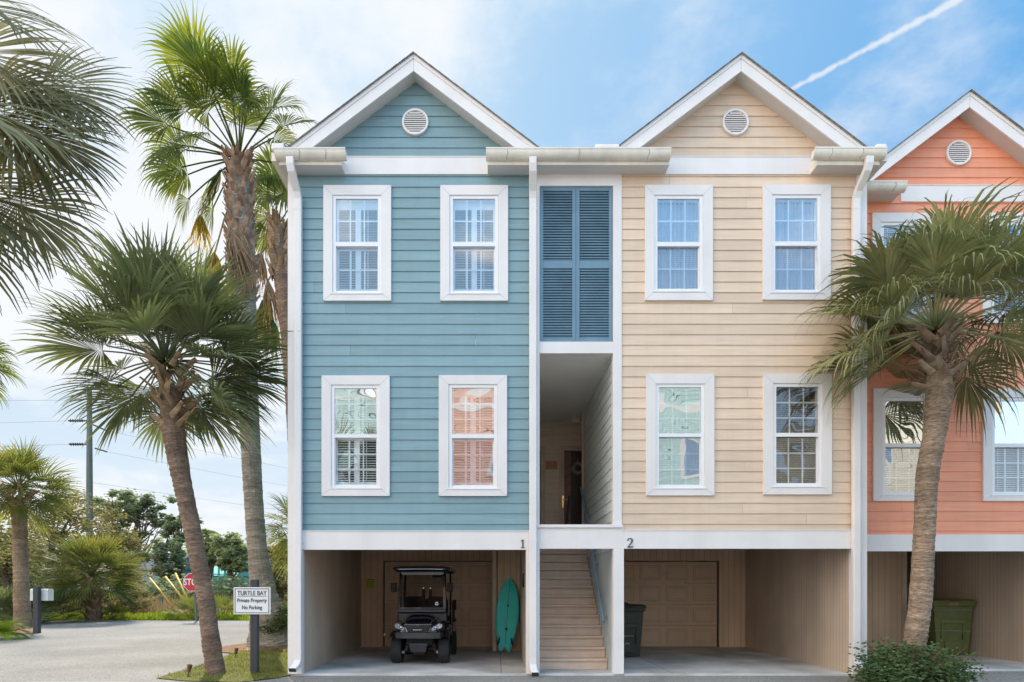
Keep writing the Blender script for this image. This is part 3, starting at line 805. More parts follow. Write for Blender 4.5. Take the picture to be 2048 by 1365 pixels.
mb.face([(CX0, DEPTH, 0), (CX1, DEPTH, 0), (CX1, DEPTH, 9), (CX0, DEPTH, 9)])
lap(mb, 0, DEPTH, 0, 8.7, [], lambda u, z, d: (CX1 + d, u, z), zref=Z(375) - .183 * 40)
mb.build('siding', 'cream_siding', cream)
mb = MB(); mb.box(X(1712), CX1 + .02, -.028, .10, 0, Z(350)); mb.build('corner_board', 'white', cream)
mb = MB(); mb.box(X(1247) + .001, X(1712), -.035, .10, Z(1098), ZB2 + .003); mb.box(CX0 + .002, X(1712), -.045, -.02, ZB2 + .003, ZB2 + .018); mb.build('carport_beam', 'white', cream)
mb = MB(); mb.box(X(1705), X(1712) - .001, -.03, .12, 0, Z(1098) - .002); mb.build('carport_post', 'white', cream)
mb = MB(); mb.box(X(1325), X(1650), -.033, .02, ZF0, ZF1); mb.box(X(1325), X(1650), -.042, 0, ZF1, ZF1 + .014); mb.build('frieze_board', 'white', cream)
vent(cream, 1469.5, 248, 26.5, 11.3)
gable_roof(cream, cxC, apC, 2.25, SL, YF, DEPTH + .1, GZT - .03, 0)
ex1 = X(1757, 11.03)
eave_return(cream, X(1634, 11.03), ex1, YF, 0, EZ0, EZ1, right=False)
mb = MB(); mb.box(CX1 + .03, ex1, .021, DEPTH, EZ0 + .004, EZ0 + .016); mb.box(ex1 + .0005, ex1 + .02, YF, DEPTH, EZ0, EZ1); mb.build('side_eave', 'soffit', cream)
gutter(cream, X(1629, 10.9), X(1773, 10.9), GZT + .01, YF - .02, [X(1663, 10.9), X(1725, 10.9)])
mb = MB(); mb.box(ex1 + .022, ex1 + .13, YF - .03, DEPTH, GZT - .15, GZT - .005); mb.build('gutter', 'gutter', cream)
mb = MB(); mb.box(X(1756, 10.9), X(1777, 10.9), YF - .10, YF + .05, GZT + .012, GZT + .10); mb.build('roof_diverter', 'white', cream, bevel=.02, seg=2)
downspout(cream, X(1741, 10.9), GZT - .125, YF - .09, -.03, zbot=.10, kick=1, bent=-1.4)
carport_wall(cream, X(1247) - .08, X(1247) - .003, .1405, BACK)
carport_wall(cream, X(1705) + .002, CX1 - .01, .1205, BACK)
mb = MB(); mb.box(X(1705) - .004, X(1705) + .004, .13, 1.45, 0, CEIL - .01); mb.build('bounce_patch', 'panel_side', cream)  # added sheet for the bounce-lit strip by the opening, in wall colour
mb = MB(); mb.box(CX0 + .03, CX1, .11, BACK + .1, CEIL, CEIL + .05); mb.build('carport_ceiling', 'ceil', cream)
gx0, gx1 = X(1220, 16.3), X(1433.5, 16.3)
mb = MB(); mb.box(gx1 + .03, CX1 - .02, BACK, BACK + .08, 0, CEIL); mb.box(gx0 - .5, gx1 + .029, BACK + .001, BACK + .081, 2.16, CEIL); mb.build('carport_back_wall', 'panel_back', cream)
garage_door(cream, gx0, gx1, 2.13, BACK + .10)
digit(2, X(1259.5), Z(1096), .165, -.035, cream, cream)

# ---------------- coral house, set back
Y3 = .7; YC3 = 12.0
OX0, OX1 = CX1 + .02, 10.75
coral = thing('townhouse', 'coral pink townhouse set back at the right end of the row', 'house', (OX0, Y3, 0), 'gabled townhouses in the row')
holes = []
holes.append(window(coral, (1742, 1868, 429, 648), (1765.5, 1844), (453, 534), (542, 625), 12.0, 2, 'blind', (GL['sky'], GL['sky_screen'])))
holes.append(window(coral, (1962, 2089, 429, 648), (1986, 2065), (453, 534), (542, 625), 12.0, 2, 'blind', (GL['sky'], GL['sky_screen'])))
holes.append(window(coral, (1744, 1871, 779, 1003), (1769, 1847), (803, 888), (896, 985), 12.0, 3, 'blind', (GL['wavy_d'], GL['wavy_c_scr'])))
holes.append(window(coral, (1963, 2090, 779, 1003), (1987, 2066), (803, 888), (896, 985), 12.0, 3, 'blind', (GL['wavy_d'], GL['wavy_dim'])))
Zc = lambda py: Z(py, 12.0); Xc = lambda px: X(px, 12.0)
mb = MB(); yf3 = Y3 + YF
apO = Z(187, 11.73); cxO = X(1937, 11.73)
lap(mb, OX0, OX1, Zc(1070), Zc(374) - .021, holes, front(Y3), zref=Zc(428) - .183 * 40)
lap(mb, cxO - 2.1, cxO + 2.1, Zc(374) - .02, apO, [], front(Y3), zref=Zc(257) - .183 * 40, tri=(cxO, apO - .15, SL))
mb.face([(OX0, DEPTH, 0), (OX1, DEPTH, 0), (OX1, DEPTH, 9), (OX0, DEPTH, 9)]); mb.face([(OX1, Y3, 0), (OX1, DEPTH, 0), (OX1, DEPTH, 9), (OX1, Y3, 9)])
mb.build('siding', 'coral_siding', coral)
mb = MB(); mb.box(OX0, OX1, Y3 - .035, Y3 + .10, Zc(1103), Zc(1070) + .003); mb.build('carport_beam', 'white', coral)
mb = MB(); mb.box(X(1800, 12), OX1 - .8, Y3 - .033, Y3 + .02, Zc(405.5), Zc(374)); mb.box(X(1800, 12), OX1 - .8, Y3 - .042, Y3, Zc(374), Zc(374) + .014); mb.build('frieze_board', 'white', coral)
vent(coral, 1914.5, 309, 25, 12.0)
GZ3 = Z(363, 11.6)
gable_roof(coral, cxO, apO, 2.12, SL, yf3, DEPTH + .1, GZ3 - .02, Y3)
eave_return(coral, OX0 + .01, X(1801, 11.73), yf3, Y3, Z(388, 11.73), GZ3 - .01, left=False)
eave_return(coral, cxO + 1.75, OX1 + .15, yf3, Y3, Z(388, 11.73), GZ3 - .01)
gutter(coral, OX0 + .01, X(1814, 11.6), GZ3, yf3 - .02, [X(1790, 11.6)])
gutter(coral, cxO + 1.72, OX1 + .2, GZ3, yf3 - .02, [cxO + 2.0])
mb = MB(); mb.box(10.5, OX1 - .01, Y3 - .03, Y3 + .12, 0, Zc(1103) - .002); mb.build('carport_post', 'white', coral)
carport_wall(coral, 10.52, OX1 - .02, Y3 + .1205, Y3 + BACK)
mb = MB(); mb.box(OX0, OX1, Y3 + .11, Y3 + BACK + .1, CEIL, CEIL + .05); mb.build('carport_ceiling', 'ceil', coral)
gx0, gx1 = 7.35, 10.05
mb = MB()
mb.box(OX0, X(1805, 15.6), Y3 + 3.55, Y3 + 3.63, 0, CEIL)
mb.box(X(1805, 15.6), gx0 - .03, Y3 + BACK, Y3 + BACK + .08, 0, CEIL); mb.box(gx1 + .03, 10.52, Y3 + BACK, Y3 + BACK + .08, 0, CEIL)
mb.box(gx0 - .03, gx1 + .03, Y3 + BACK + .001, Y3 + BACK + .081, 2.16, CEIL)
mb.build('carport_back_wall', 'panel_back', coral)
mb = MB(); mb.box(X(1805, 15.5), X(1814, 15.5), Y3 + 3.5, Y3 + BACK, 0, CEIL); mb.build('corner_board', 'tan_trim', coral)
mb = MB(); mb.box(OX0 + .28, OX0 + .34, Y3 + 3.52, Y3 + 3.549, 0, 2.1); mb.build('door_trim', 'tan_trim', coral)
garage_door(coral, gx0, gx1, 2.13, Y3 + BACK + .10)

# ---------------- small things fixed to or hung on the walls
mb = MB(); n = thing('wall_notice', 'small yellow printed notice on the tan wall left of the golf cart', 'notice', P(740.5, 1168, 16.2))
mb.box(X(731, 16.2), X(751, 16.2), BACK - .012, BACK - .001, Z(1181, 16.2), Z(1156, 16.2)); mb.build('board', 'yellow', n, bevel=.004)
mb = MB(); mb.box(X(734, 16.2), X(748, 16.2), BACK - .0135, BACK - .0125, Z(1160.2, 16.2), Z(1159, 16.2))
for k in range(7): mb.box(X(733.5, 16.2), X(748.5 - (k * 5 % 4), 16.2), BACK - .0135, BACK - .0125, Z(1163.6 + k * 2.2, 16.2), Z(1162.9 + k * 2.2, 16.2))
mb.build('printed_lines', 'ink', n)
kp = thing('wall_keypad', 'small black keypad on the inner wall right of the surfboard', 'keypad', (.52, 1.6, 1.6))
mb = MB(); mb.box(.497, .5245, 1.5, 1.62, 1.5, 1.78); mb.build('case', 'black_plastic', kp, bevel=.004)
mb = MB(); mb.box(.492, .4965, 1.52, 1.60, 1.54, 1.66); mb.box(.492, .4965, 1.52, 1.60, 1.69, 1.75); mb.build('button_pad', 'gunmetal', kp)
pq = thing('wall_plaque', 'small terracotta patterned plaque beside the door on the stair landing', 'plaque', P(1103, 930, 16.1))
mb = MB(); mb.box(X(1091, 16.1), X(1115, 16.1), BACK - .055, BACK - .032, Z(938, 16.1), Z(922, 16.1)); mb.build('tile', 'plaque', pq, bevel=.004)
mb = MB()
for k in range(5):
    x = X(1094 + k * 4.6, 16.1); z = Z(930, 16.1)
    mb.tube([(x - .02, BACK - .058, z - .06), (x + .02, BACK - .058, z - .0), (x - .02, BACK - .058, z + .06)], .006, 4)
mb.build('relief', 'straw', pq)
wr = thing('wreath', 'spiky straw wreath hanging on the dark door of the stair landing', 'wreath', P(1157, 936, 16.15))
mb = MB(); c = P(1157, 936, 16.12); c.y = BACK - .0
for k in range(46):
    a = 2 * math.pi * k / 46; r0, r1 = .10, .165 + R.uniform(-.02, .02)
    d = V((math.cos(a), 0, math.sin(a)))
    mb.tube([c + d * r0 + V((0, R.uniform(-.02, .01), 0)), c + d * r1 + V((0, R.uniform(-.03, .01), 0))], [.010, .006], 5)
mb.build('spikes', 'straw', wr)
mb = MB(); mb.tube([c + V((math.cos(a / 12 * 6.2832), 0, math.sin(a / 12 * 6.2832))) * .10 for a in range(13)], .018, 6, cap=False); mb.tube([c + V((0, .02, .15)), c + V((0, .028, .26))], .006, 5); mb.build('ring', 'straw', wr)
cl = thing('ceiling_light', 'small twin spotlight under the ceiling of the stair landing', 'light', P(1150, 835, 15.6))
p = P(1150, 838, 15.6)
mb = MB(); mb.lathe([(.0, .0), (.07, 0), (.07, -.03), (.0, -.03)], (p.x, p.y, LC), (0, 0, 1), 16); mb.box(p.x - .02, p.x + .02, p.y - .02, p.y + .02, p.z - .02, LC - .03); mb.build('base', 'white', cl)
for s in (-1, 1):
    mb = MB(); q = p + V((s * .05, -.03, -.05)); mb.lathe([(.0, .06), (.035, .05), (.05, -.03), (.04, -.035), (.0, -.02)], q, (s * .3, .9, .3), 12); mb.build('lamp', 'gutter', cl)
# ================================================================ GOLF CART (local: front axle at origin, nose towards -y)
cart = thing('golf_cart', 'shiny black golf cart parked nose-out in the carport of the blue house', 'golf cart', (X(841.5, 12.9), 1.62, 0))
def superloft(secs, n=20):
    """secs: (y, half width, z bottom, z top, roundness); half hoop rows"""
    rows = []
    for y, w, zb, zt, e in secs:
        r = []
        for k in range(n + 1):
            t = math.pi * k / n
            c, s = math.cos(t), math.sin(t)
            r.append((w * math.copysign(abs(c) ** (2 / e), c), y, zb + (zt - zb) * abs(s) ** (2 / e)))
        rows.append(r)
    return rows
mb = MB()
rows = superloft([(-.46, .30, .56, .64, 3), (-.45, .36, .53, .73, 3.5), (-.42, .385, .52, .785, 3.6), (-.33, .405, .50, .84, 3.4), (-.18, .425, .48, .89, 3.2), (0, .445, .46, .925, 3.2), (.18, .455, .45, .965, 3.4), (.32, .46, .44, .985, 4)])
mb.grid(rows)
mb.face(rows[0][::-1]); mb.face(rows[-1])
body = mb.build('body', 'black_paint', cart, smooth=True, local=True)
# wings over the front wheels
for s in (-1, 1):
    mb = MB(); rws = []
    for k in range(15):
        a = math.radians(42 + 150 * k / 14)
        y, z = -.02 - math.cos(a) * .325, .275 + math.sin(a) * .325
        z = max(z, .29)
        rws.append([(s * x, y + dy, z + dz) for x, dy, dz in ((.33, 0, .03), (.45, 0, .055), (.545, 0, .045), (.585, 0, .01), (.590, 0, -.05))])
    mb.grid(rws); mb.build('wing', 'black_paint', cart, smooth=True, local=True)
# side sills, floor and rear body
mb = MB(); mb.box(-.50, .50, .36, 1.25, .27, .36); mb.build('floor_pan', 'black_plastic', cart, bevel=.02, local=True)
mb = MB()
mb.box(-.56, .56, 1.12, 2.25, .42, .72); mb.box(-.50, .50, .95, 1.15, .36, .66)
mb.build('rear_body', 'black_paint', cart, bevel=.05, seg=3, local=True)
# dashboard cowl under the windscreen
mb = MB()
mb.prism([(-.50, .80), (.50, .80), (.485, 1.0), (-.485, 1.0)], .16, .42)
mb.build('cowl', 'black_paint', cart, bevel=.03, seg=2, local=True)
mb = MB(); mb.prism([(-.49, .995), (.49, .995), (.475, 1.055), (-.475, 1.055)], .12, .19); mb.build('windscreen_base', 'gunmetal', cart, bevel=.01, local=True)
# windscreen
yw0, yw1, zw0, zw1 = .15, .28, 1.055, 1.80
fy = lambda z: yw0 + (yw1 - yw0) * (z - zw0) / (zw1 - zw0)
mb = MB()
for s in (-1, 1): mb.tube([(s * .462, fy(zw0), zw0), (s * .432, fy(zw1), zw1)], .026, 4, square=True)
mb.tube([(-.45, fy(zw0 + .02), zw0 + .02), (.45, fy(zw0 + .02), zw0 + .02)], .022, 4, square=True)
mb.tube([(-.43, fy(zw1 - .02), zw1 - .02), (.43, fy(zw1 - .02), zw1 - .02)], .028, 4, square=True)
wf = mb.build('windscreen_frame', 'black_paint', cart, local=True)
mb = MB(); mb.face([(-.45, fy(zw0 + .03), zw0 + .03), (.45, fy(zw0 + .03), zw0 + .03), (.425, fy(zw1 - .03), zw1 - .03), (-.425, fy(zw1 - .03), zw1 - .03)])
mb.build('windscreen', glass('cart_windscreen', .005, (.55, .55, .55)), wf, local=True)
mb = MB(); mb.lathe([(0, -.001), (.036, -.001)], (.30, fy(1.17) - .012, 1.17), (0, 1, 0), 18); mb.build('sticker', 'sign_white', wf, local=True)
mb = MB(); mb.box(.276, .324, fy(1.17) - .0155, fy(1.17) - .014, 1.16, 1.18); mb.build('sticker_print', 'stop_red', wf, local=True)
mb = MB(); mb.box(.20, .40, fy(1.74) + .01, fy(1.74) + .03, 1.70, 1.78); mb.build('rear_view_mirror', 'black_plastic', wf, bevel=.01, local=True)
# roof with its posts
mb = MB()
def rrect(w, y0, y1, z, r=.12, n=5):
    o = []
    for cx, cy, a0 in ((w - r, y0 + r, -90), (w - r, y1 - r, 0), (-w + r, y1 - r, 90), (-w + r, y0 + r, 180)):
        for k in range(n + 1):
            a = math.radians(a0 + 90 * k / n); o.append((cx + r * math.cos(a), cy + r * math.sin(a), z))
    return o
rr = [rrect(.50, .02, 2.18, 1.83), rrect(.565, -.02, 2.22, 1.845), rrect(.575, -.03, 2.23, 1.875), rrect(.55, 0, 2.2, 1.905), rrect(.46, .10, 2.1, 1.925), rrect(.2, .35, 1.8, 1.935)]
mb.grid(rr, closed=True); mb.face(rr[-1]); mb.face(rr[0][::-1])
roof = mb.build('roof', 'black_paint', cart, smooth=True, local=True)
mb = MB(); mb.box(-.53, .53, .02, 2.17, 1.812, 1.829); mb.build('headliner', 'seat_vinyl', roof, bevel=.006, local=True)
mb = MB(); mb.tube([(-.44, -.035, 1.86), (-.2, -.045, 1.865), (.2, -.045, 1.865), (.44, -.035, 1.86)], .011, 6); mb.build('roof_edge_trim', 'chrome', roof, local=True)
for s in (-1, 1):
    mb = MB(); mb.tube([(s * .50, 1.2, .7), (s * .50, 1.28, 1.5), (s * .49, 1.32, 1.84)], .022, 8); mb.build('roof_post', 'black_plastic', cart, local=True, smooth=True)
    mb = MB(); mb.tube([(s * .47, .34, .98), (s * .455, .40, 1.4), (s * .45, .42, 1.84)], .02, 8); mb.build('roof_post', 'black_plastic', cart, local=True, smooth=True)
    mb = MB(); mb.tube([(s * .46, .22, 1.42), (s * .52, .2, 1.45)], .012, 6)
    mm = mb.build('wing_mirror', 'gunmetal', cart, local=True)
    mb = MB(); mb.box(s * .565 - .06, s * .565 + .06, .16, .21, 1.40, 1.59); mb.build('mirror_shell', 'black_plastic', mm, bevel=.025, seg=3, local=True)
# seats
for s in (-1, 1):
    mb = MB(); mb.box(s * .235 - .215, s * .235 + .215, .98, 1.10, .80, 1.30); mb.build('seat_back', 'seat_vinyl', cart, bevel=.07, seg=4, local=True)
mb = MB(); mb.box(-.46, .46, .62, 1.02, .66, .80); mb.build('seat', 'seat_vinyl', cart, bevel=.05, seg=3, local=True)
mb = MB(); mb.box(-.46, .46, 1.45, 1.85, .74, .86); mb.box(-.44, .44, 1.30, 1.40, .88, 1.24); mb.build('rear_seat', 'seat_vinyl', cart, bevel=.05, seg=3, local=True)
for s in (-1, 1):
    mb = MB(); mb.box(s * .075 - .035, s * .075 + .035, 1.12, 1.15, 1.2, 1.50); b = mb.build('headrest_bracket', 'black_plastic', cart, bevel=.008, local=True)
    mb = MB(); mb.lathe([(0, -.004), (.018, -.004)], (s * .075, 1.115, 1.48), (0, 1, 0), 12); mb.build('bolt', 'chrome', b, local=True)
mb = MB(); mb.tube([(.56, 1.25, .78), (.57, 1.3, 1.15)], .03, 8); mb.box(.53, .62, 1.28, 1.36, 1.0, 1.22); mb.box(.53, .60, 1.2, 1.7, .74, .80); mb.build('arm_rest', 'seat_vinyl', cart, bevel=.015, local=True)
# steering wheel
mb = MB(); sc = V((.215, .44, 1.10)); ax = V((0, -.78, .62)).normalized(); u = V((1, 0, 0)); w = ax.cross(u)
mb.tube([sc + (u * math.cos(a / 20 * 6.2832) + w * math.sin(a / 20 * 6.2832)) * .165 for a in range(21)], .014, 7, cap=False)
for a in (.2, 2.94, 4.71): mb.tube([sc, sc + (u * math.cos(a) + w * math.sin(a)) * .16], .012, 5)
mb.tube([sc, sc - ax * .3], .02, 6); mb.lathe([(0, .03), (.04, .02), (.045, -.02)], sc, ax, 14)
mb.build('steering_wheel', 'black_plastic', cart, local=True, smooth=True)
# headlamps, grille, bumper
for s in (-1, 1):
    mb = MB(); q = [(.27, .66), (.455, .72), (.46, .79), (.40, .805), (.29, .752), (.255, .70)]
    q = [(s * a, b) for a, b in q]
    if s > 0: q = q
    else: q = q[::-1]
    fm = lambda x, y, z: (x, y + .42 * max(0, abs(x) - .25), z)
    mb.prism(q, -.475, -.40, f=fm); h = mb.build('headlight', 'lamp_glass', cart, bevel=.006, local=True)
    mb = MB(); mb.lathe([(0, -.03), (.03, -.022), (.038, 0)], (s * .335, -.437, .732), (s * .15, 1, 0), 16); mb.build('lens', 'chrome', h, local=True, smooth=True)
    mb = MB(); q = [(s * .29, -.43, .70), (s * .27, -.36, .755), (s * .235, -.25, .82), (s * .30, -.10, .868)][:0] or [(s * .215, -.452, .765), (s * .245, -.40, .815), (s * .285, -.30, .858), (s * .325, -.17, .897)]
    mb.tube(q, .008, 6); mb.build('bonnet_trim', 'chrome', cart, local=True)
mb = MB(); mb.prism([(-.20, .64), (.20, .64), (.255, .785), (-.255, .785)], -.485, -.43); gr = mb.build('grille', 'black_plastic', cart, bevel=.008, local=True)
mb = MB()
for k in range(6):
    z = .657 + k * .022; hw = .205 + (z - .64) * .36
    mb.box(-hw + .02, hw - .02, -.494, -.486, z, z + .008)
for x in (-.15, .15): mb.box(x - .004, x + .004, -.493, -.4865, .65, .775)
mb.build('grille_bars', 'gunmetal', gr, local=True)
mb = MB(); mb.tube([(-.205, -.488, .64), (-.26, -.486, .787), (.26, -.486, .787), (.205, -.488, .64), (-.205, -.488, .64)], .008, 6); mb.build('grille_surround', 'chrome', gr, local=True)
mb = MB(); mb.box(-.095, .095, -.502, -.496, .67, .705); mb.build('badge', 'black_plastic', gr, bevel=.003, local=True)
mb = MB()
mb.box(-.088, -.066, -.506, -.5025, .677, .698)
for k in range(8): mb.box(-.055 + k * .0175, -.042 + k * .0175, -.506, -.5025, .68, .695)
mb.build('badge_mark', 'chrome', gr, local=True)
mb = MB(); mb.lathe([(0, -.004), (.022, -.004), (.022, .01)], (0, -.492, .765), (0, 1, 0), 14); mb.build('emblem', 'gunmetal', gr, local=True)
mb = MB()
bp = []
for x, y in ((-.475, -.28), (-.43, -.47), (-.30, -.535), (.30, -.535), (.43, -.47), (.475, -.28)):
    k = 1 if abs(x) < .44 else .55
    bp.append([(x, y, .58 - .06 * k), (x, y, .58 + .055 * k), (x * .97, y + .03, .58 + .065 * k), (x * .97, y + .05, .58 - .05 * k)])
mb.grid(bp, closed=True); mb.build('bumper', 'gunmetal', cart, bevel=.006, local=True)
mb = MB(); mb.prism([(-.145, .255), (.145, .255), (.185, .43), (-.185, .43)], -.46, -.40); sk = mb.build('skid_plate', 'gunmetal', cart, bevel=.012, local=True)
mb = MB()
for k in range(7): hw = .15 + .028 * k / 6; mb.box(-hw + .012, hw - .012, -.4665, -.4605, .278 + k * .019, .284 + k * .019)
mb.build('slots', 'black_plastic', sk, local=True)
mb = MB(); mb.box(-.26, .26, -.26, .9, .36, .52); mb.box(-.12, .12, -.3, .3, .19, .3); mb.build('chassis', 'black_plastic', cart, bevel=.02, local=True)
def wheel(x, y, r, w):
    mb = MB(); prof = []
    for k in range(13):
        t = -1 + 2 * k / 12
        prof.append((r - .035 * abs(t) ** 5 - .004, t * w / 2))
    prof = [(r * .58, -w / 2 * .9), (r * .8, -w / 2)] + prof[1:-1] + [(r * .8, w / 2), (r * .58, w / 2 * .9)]
    mb.lathe(prof, (x, y, r), (1, 0, 0), 40)
    wh = mb.build('wheel', 'tyre', cart, smooth=True, local=True)
    mb = MB()                                             # tread blocks
    for k in range(44):
        a = 2 * math.pi * k / 44
        T = Matrix.Translation((x, y, r)) @ Matrix.Rotation(a, 4, 'X')
        for c in range(5):
            xo = (c - 2) * w * .19
            T2 = T @ Matrix.Rotation(0, 4, 'X')
            off = (c % 2) * math.pi / 44
            T3 = Matrix.Translation((x, y, r)) @ Matrix.Rotation(a + off, 4, 'X')
            mb.box(xo - w * .082, xo + w * .082, -.011, .011, r - .012, r + (.001 if abs(c - 2) < 2 else -.006), M4=T3)
    mb.build('tread', 'tyre', wh, local=True)
    mb = MB(); s = 1 if x > 0 else -1
    mb.lathe([(r * .57, s * w * .40), (r * .5, s * w * .3), (r * .2, s * w * .34), (0.001, s * w * .36)], (x, y, r), (1, 0, 0), 24); mb.build('rim', 'gunmetal', wh, smooth=True, local=True)
wheel(-.465, 0, .262, .215); wheel(.465, 0, .262, .215); wheel(-.47, 1.66, .262, .215); wheel(.49, 1.66, .262, .215)
for s in (-1, 1):
    mb = MB(); mb.tube([(s * .12, -.02, .25), (s * .36, -.02, .215)], .02, 6); mb.tube([(s * .16, .05, .36), (s * .36, 0, .28)], .016, 6)
    mb.tube([(s * .29, -.05, .22), (s * .25, -.03, .44)], .034, 10)
    mb.build('suspension_arm', 'black_plastic', cart, local=True)
    mb = MB()
    for k in range(5): mb.tube([(s * .29 - s * .008 * k + .036 * math.cos(a), -.05 + .036 * math.sin(a), .24 + .035 * k + .03 * a / 6.28) for a in [i * .785 for i in range(9)]], .007, 5)
    mb.lathe([(.0, -.03), (.03, -.03), (.03, .02)], (s * .34, -.06, .22), (0, 1, 0), 10); mb.build('coil_spring', 'galv', cart, local=True)

# ================================================================ SURFBOARD
sb0, sb1 = P(1009, 1306, 14.84), P(1020, 1158, 15.15)
sb0.z = .012
surf = thing('surfboard', 'teal fish surfboard with black fins leaning on the cupboard wall beside the golf cart', 'surfboard', sb0)
Ls = 1.74; ax = (sb1 - sb0).normalized(); sx = V((1, 0, 0)); sx = (sx - ax * sx.dot(ax)).normalized(); nn = sx.cross(ax)   # nn faces the camera (-y)
if nn.y > 0: nn = -nn
HW = [(0, .10), (.03, .135), (.08, .158), (.16, .19), (.28, .232), (.42, .258), (.55, .264), (.68, .25), (.80, .208), (.89, .152), (.95, .098), (.985, .05), (1.0, .012)]
def hw(t):
    for (a, p), (b, q) in zip(HW, HW[1:]):
        if t <= b: 
            u = (t - a) / (b - a); u = u * u * (3 - 2 * u) * .4 + u * .6
            return p + (q - p) * u
    return .012
mb = MB(); rows = []; NS = 44
for i in range(NS + 1):
    t = i / NS; w = hw(t); th = .034 * min(1, (w / .2)) + .004
    rock = .05 * max(0, t - .6) ** 2 / .16 + .015 * (1 - t) ** 2
    ring = []
    for k in range(20):
        a = 2 * math.pi * k / 20
        c, s_ = math.cos(a), math.sin(a)
        x = w * math.copysign(abs(c) ** .8, c)
        tail = .12 * (1 - min(1, abs(x) / max(w, 1e-3))) ** .9 * max(0, 1 - t / .10)      # swallow tail notch
        ring.append(sb0 + ax * (t * Ls + tail * (1 if t < .1 else 0)) + sx * x + nn * (math.copysign(abs(s_) ** .9, s_) * th - rock))
    rows.append(ring)
mb.grid(rows, closed=True)
i0 = len(mb.f)
# rails a shade darker: mark faces near the outline
for fi, f in enumerate(mb.f):
    q = fi % 20
    if q in (19, 0, 9, 10): mb.m[fi] = 1
mb.face(rows[-1]); 
c0 = [rows[0][k] for k in range(20)]
for k in range(10):                                       # close the swallow tail as a strip
    pass
bd = mb.build('board', ['teal', 'teal_rail'], surf, smooth=True)
surfp = lambda t, x, o: sb0 + ax * (t * Ls) + sx * x + nn * (.034 * min(1, hw(t) / .2) + .004 + o - (.05 * max(0, t - .6) ** 2 / .16 + .015 * (1 - t) ** 2))
mb = MB(); mb.tube([surfp(t / 20 * .88 + .10, 0, .0012) for t in range(21)], .004, 4); mb.build('stringer', 'ink', surf)
mb = MB(); c = surfp(.62, 0, .001); mb.lathe([(0, .004), (.024, .003), (.024, 0)], c, nn, 16); mb.build('decal', 'ink', surf)
mb = MB(); a = surfp(.305, 0, .003)
mb.face([a + sx * -.025 + ax * -.03, a + sx * .025 + ax * -.03, a + sx * .025 + ax * .03, a + sx * -.025 + ax * .03]); mb.build('decal', 'ink', surf)
for s in (-1, 1):
    mb = MB(); b0 = surfp(.11, s * .135, -.004); b1 = surfp(.20, s * .125, -.004)
    lean = (nn + sx * s * .45).normalized()
    pts = [b0, b1, b1 + lean * .05 - ax * .04, b0 + lean * .13 - ax * .04, b0 + lean * .12 - ax * .055, b0 + lean * .05 + ax * .0]
    th = sx * .006
    mb.face([p + th for p in pts]); mb.face([p - th for p in pts][::-1])
    for p, q in zip(pts, pts[1:] + pts[:1]): mb.face([p - th, q - th, q + th, p + th])
    mb.build('fin', 'ink', surf)

# ================================================================ WHEELED BINS
def bin_(name, label, loc, w, d, h, rz, body, lid, bars=True, lidkind='flat'):
    t = thing(name, label, 'bin', loc, 'wheeled rubbish bins in the carports', rz)
    ft = .80
    def sec(z, e=0): 
        k = ft + (1 - ft) * z / h
        return [(-w / 2 * k - e, -d / 2 * k - e, z), (w / 2 * k + e, -d / 2 * k - e, z), (w / 2 * k + e, d / 2 * k + e, z), (-w / 2 * k - e, d / 2 * k + e, z)]
    mb = MB(); r = [sec(.02), sec(h * .55), sec(h * .93), sec(h * .93, .025), sec(h, .03), sec(h, .0), sec(h * .9, -.02)]
    mb.grid(r, closed=True); mb.face(r[0][::-1])
    b = mb.build('body', body, t, bevel=.02, seg=2, local=True)
    # recessed lift pocket and ribs on the front
    mb = MB(); k = ft + (1 - ft) * .62
    y = -d / 2 * k - .002
    mb.box(-w * .30, w * .30, y - .022, y + .02, h * .60, h * .68); mb.box(-w * .30, -w * .24, y - .016, y + .03, h * .30, h * .60); mb.box(w * .24, w * .30, y - .016, y + .03, h * .30, h * .60)
    mb.box(-w * .2, w * .2, -d / 2 * .9 - .008, -d / 2 * .9 + .03, h * .1, h * .26)
    mb.build('lift_pocket', body, t, bevel=.006, local=True)
    mb = MB(); rr_ = []
    for z, e in ((h + .002, .045), (h + .03, .05), (h + .05, .03), (h + .075, -.08)):
        rr_.append([(x * 1, y_, z) for x, y_, _ in sec(h, e)])
    mb.grid(rr_, closed=True); mb.face(rr_[-1]); mb.face(rr_[0][::-1]); mb.box(-.10, .10, -d / 2 - .085, -d / 2 - .04, h + .005, h + .03)
    mb.build('lid', lid, t, bevel=.012, seg=2, local=True)
    mb = MB(); mb.tube([(-w * .42, d / 2 + .02, h - .06), (-w * .42, d / 2 + .10, h - .02), (w * .42, d / 2 + .10, h - .02), (w * .42, d / 2 + .02, h - .06)], .016, 8); mb.build('handle', lid, t, local=True)
    if bars:
        for z in (h * .86, h * .46):
            k = (ft + (1 - ft) * z / h)
            mb = MB(); mb.tube([(-w / 2 * k - .012, -d / 2 * k + .03, z), (-w / 2 * k - .01, -d / 2 * k - .02, z), (w / 2 * k + .01, -d / 2 * k - .02, z), (w / 2 * k + .012, -d / 2 * k + .03, z)], .010, 6); mb.build('bar', 'galv', t, local=True)
    for s in (-1, 1):
        mb = MB(); mb.lathe([(.0, -.03), (.10, -.03), (.115, 0), (.10, .03), (.0, .03)], (s * w * .36, d / 2 * .86, .116), (1, 0, 0), 20); mb.build('wheel', 'tyre', t, local=True)
    return t
g = bin_('wheeled_bin', 'dark green wheeled rubbish bin behind the white post by the stairs', (2.75, 2.85, 0), .66, .72, 1.06, math.radians(6), 'bin_green', 'bin_green', bars=False)
mb = MB(); mb.tube([(-.3, -.335, .46), (.12, -.335, .46)], .009, 6); mb.build('bar', 'galv', g, local=True)
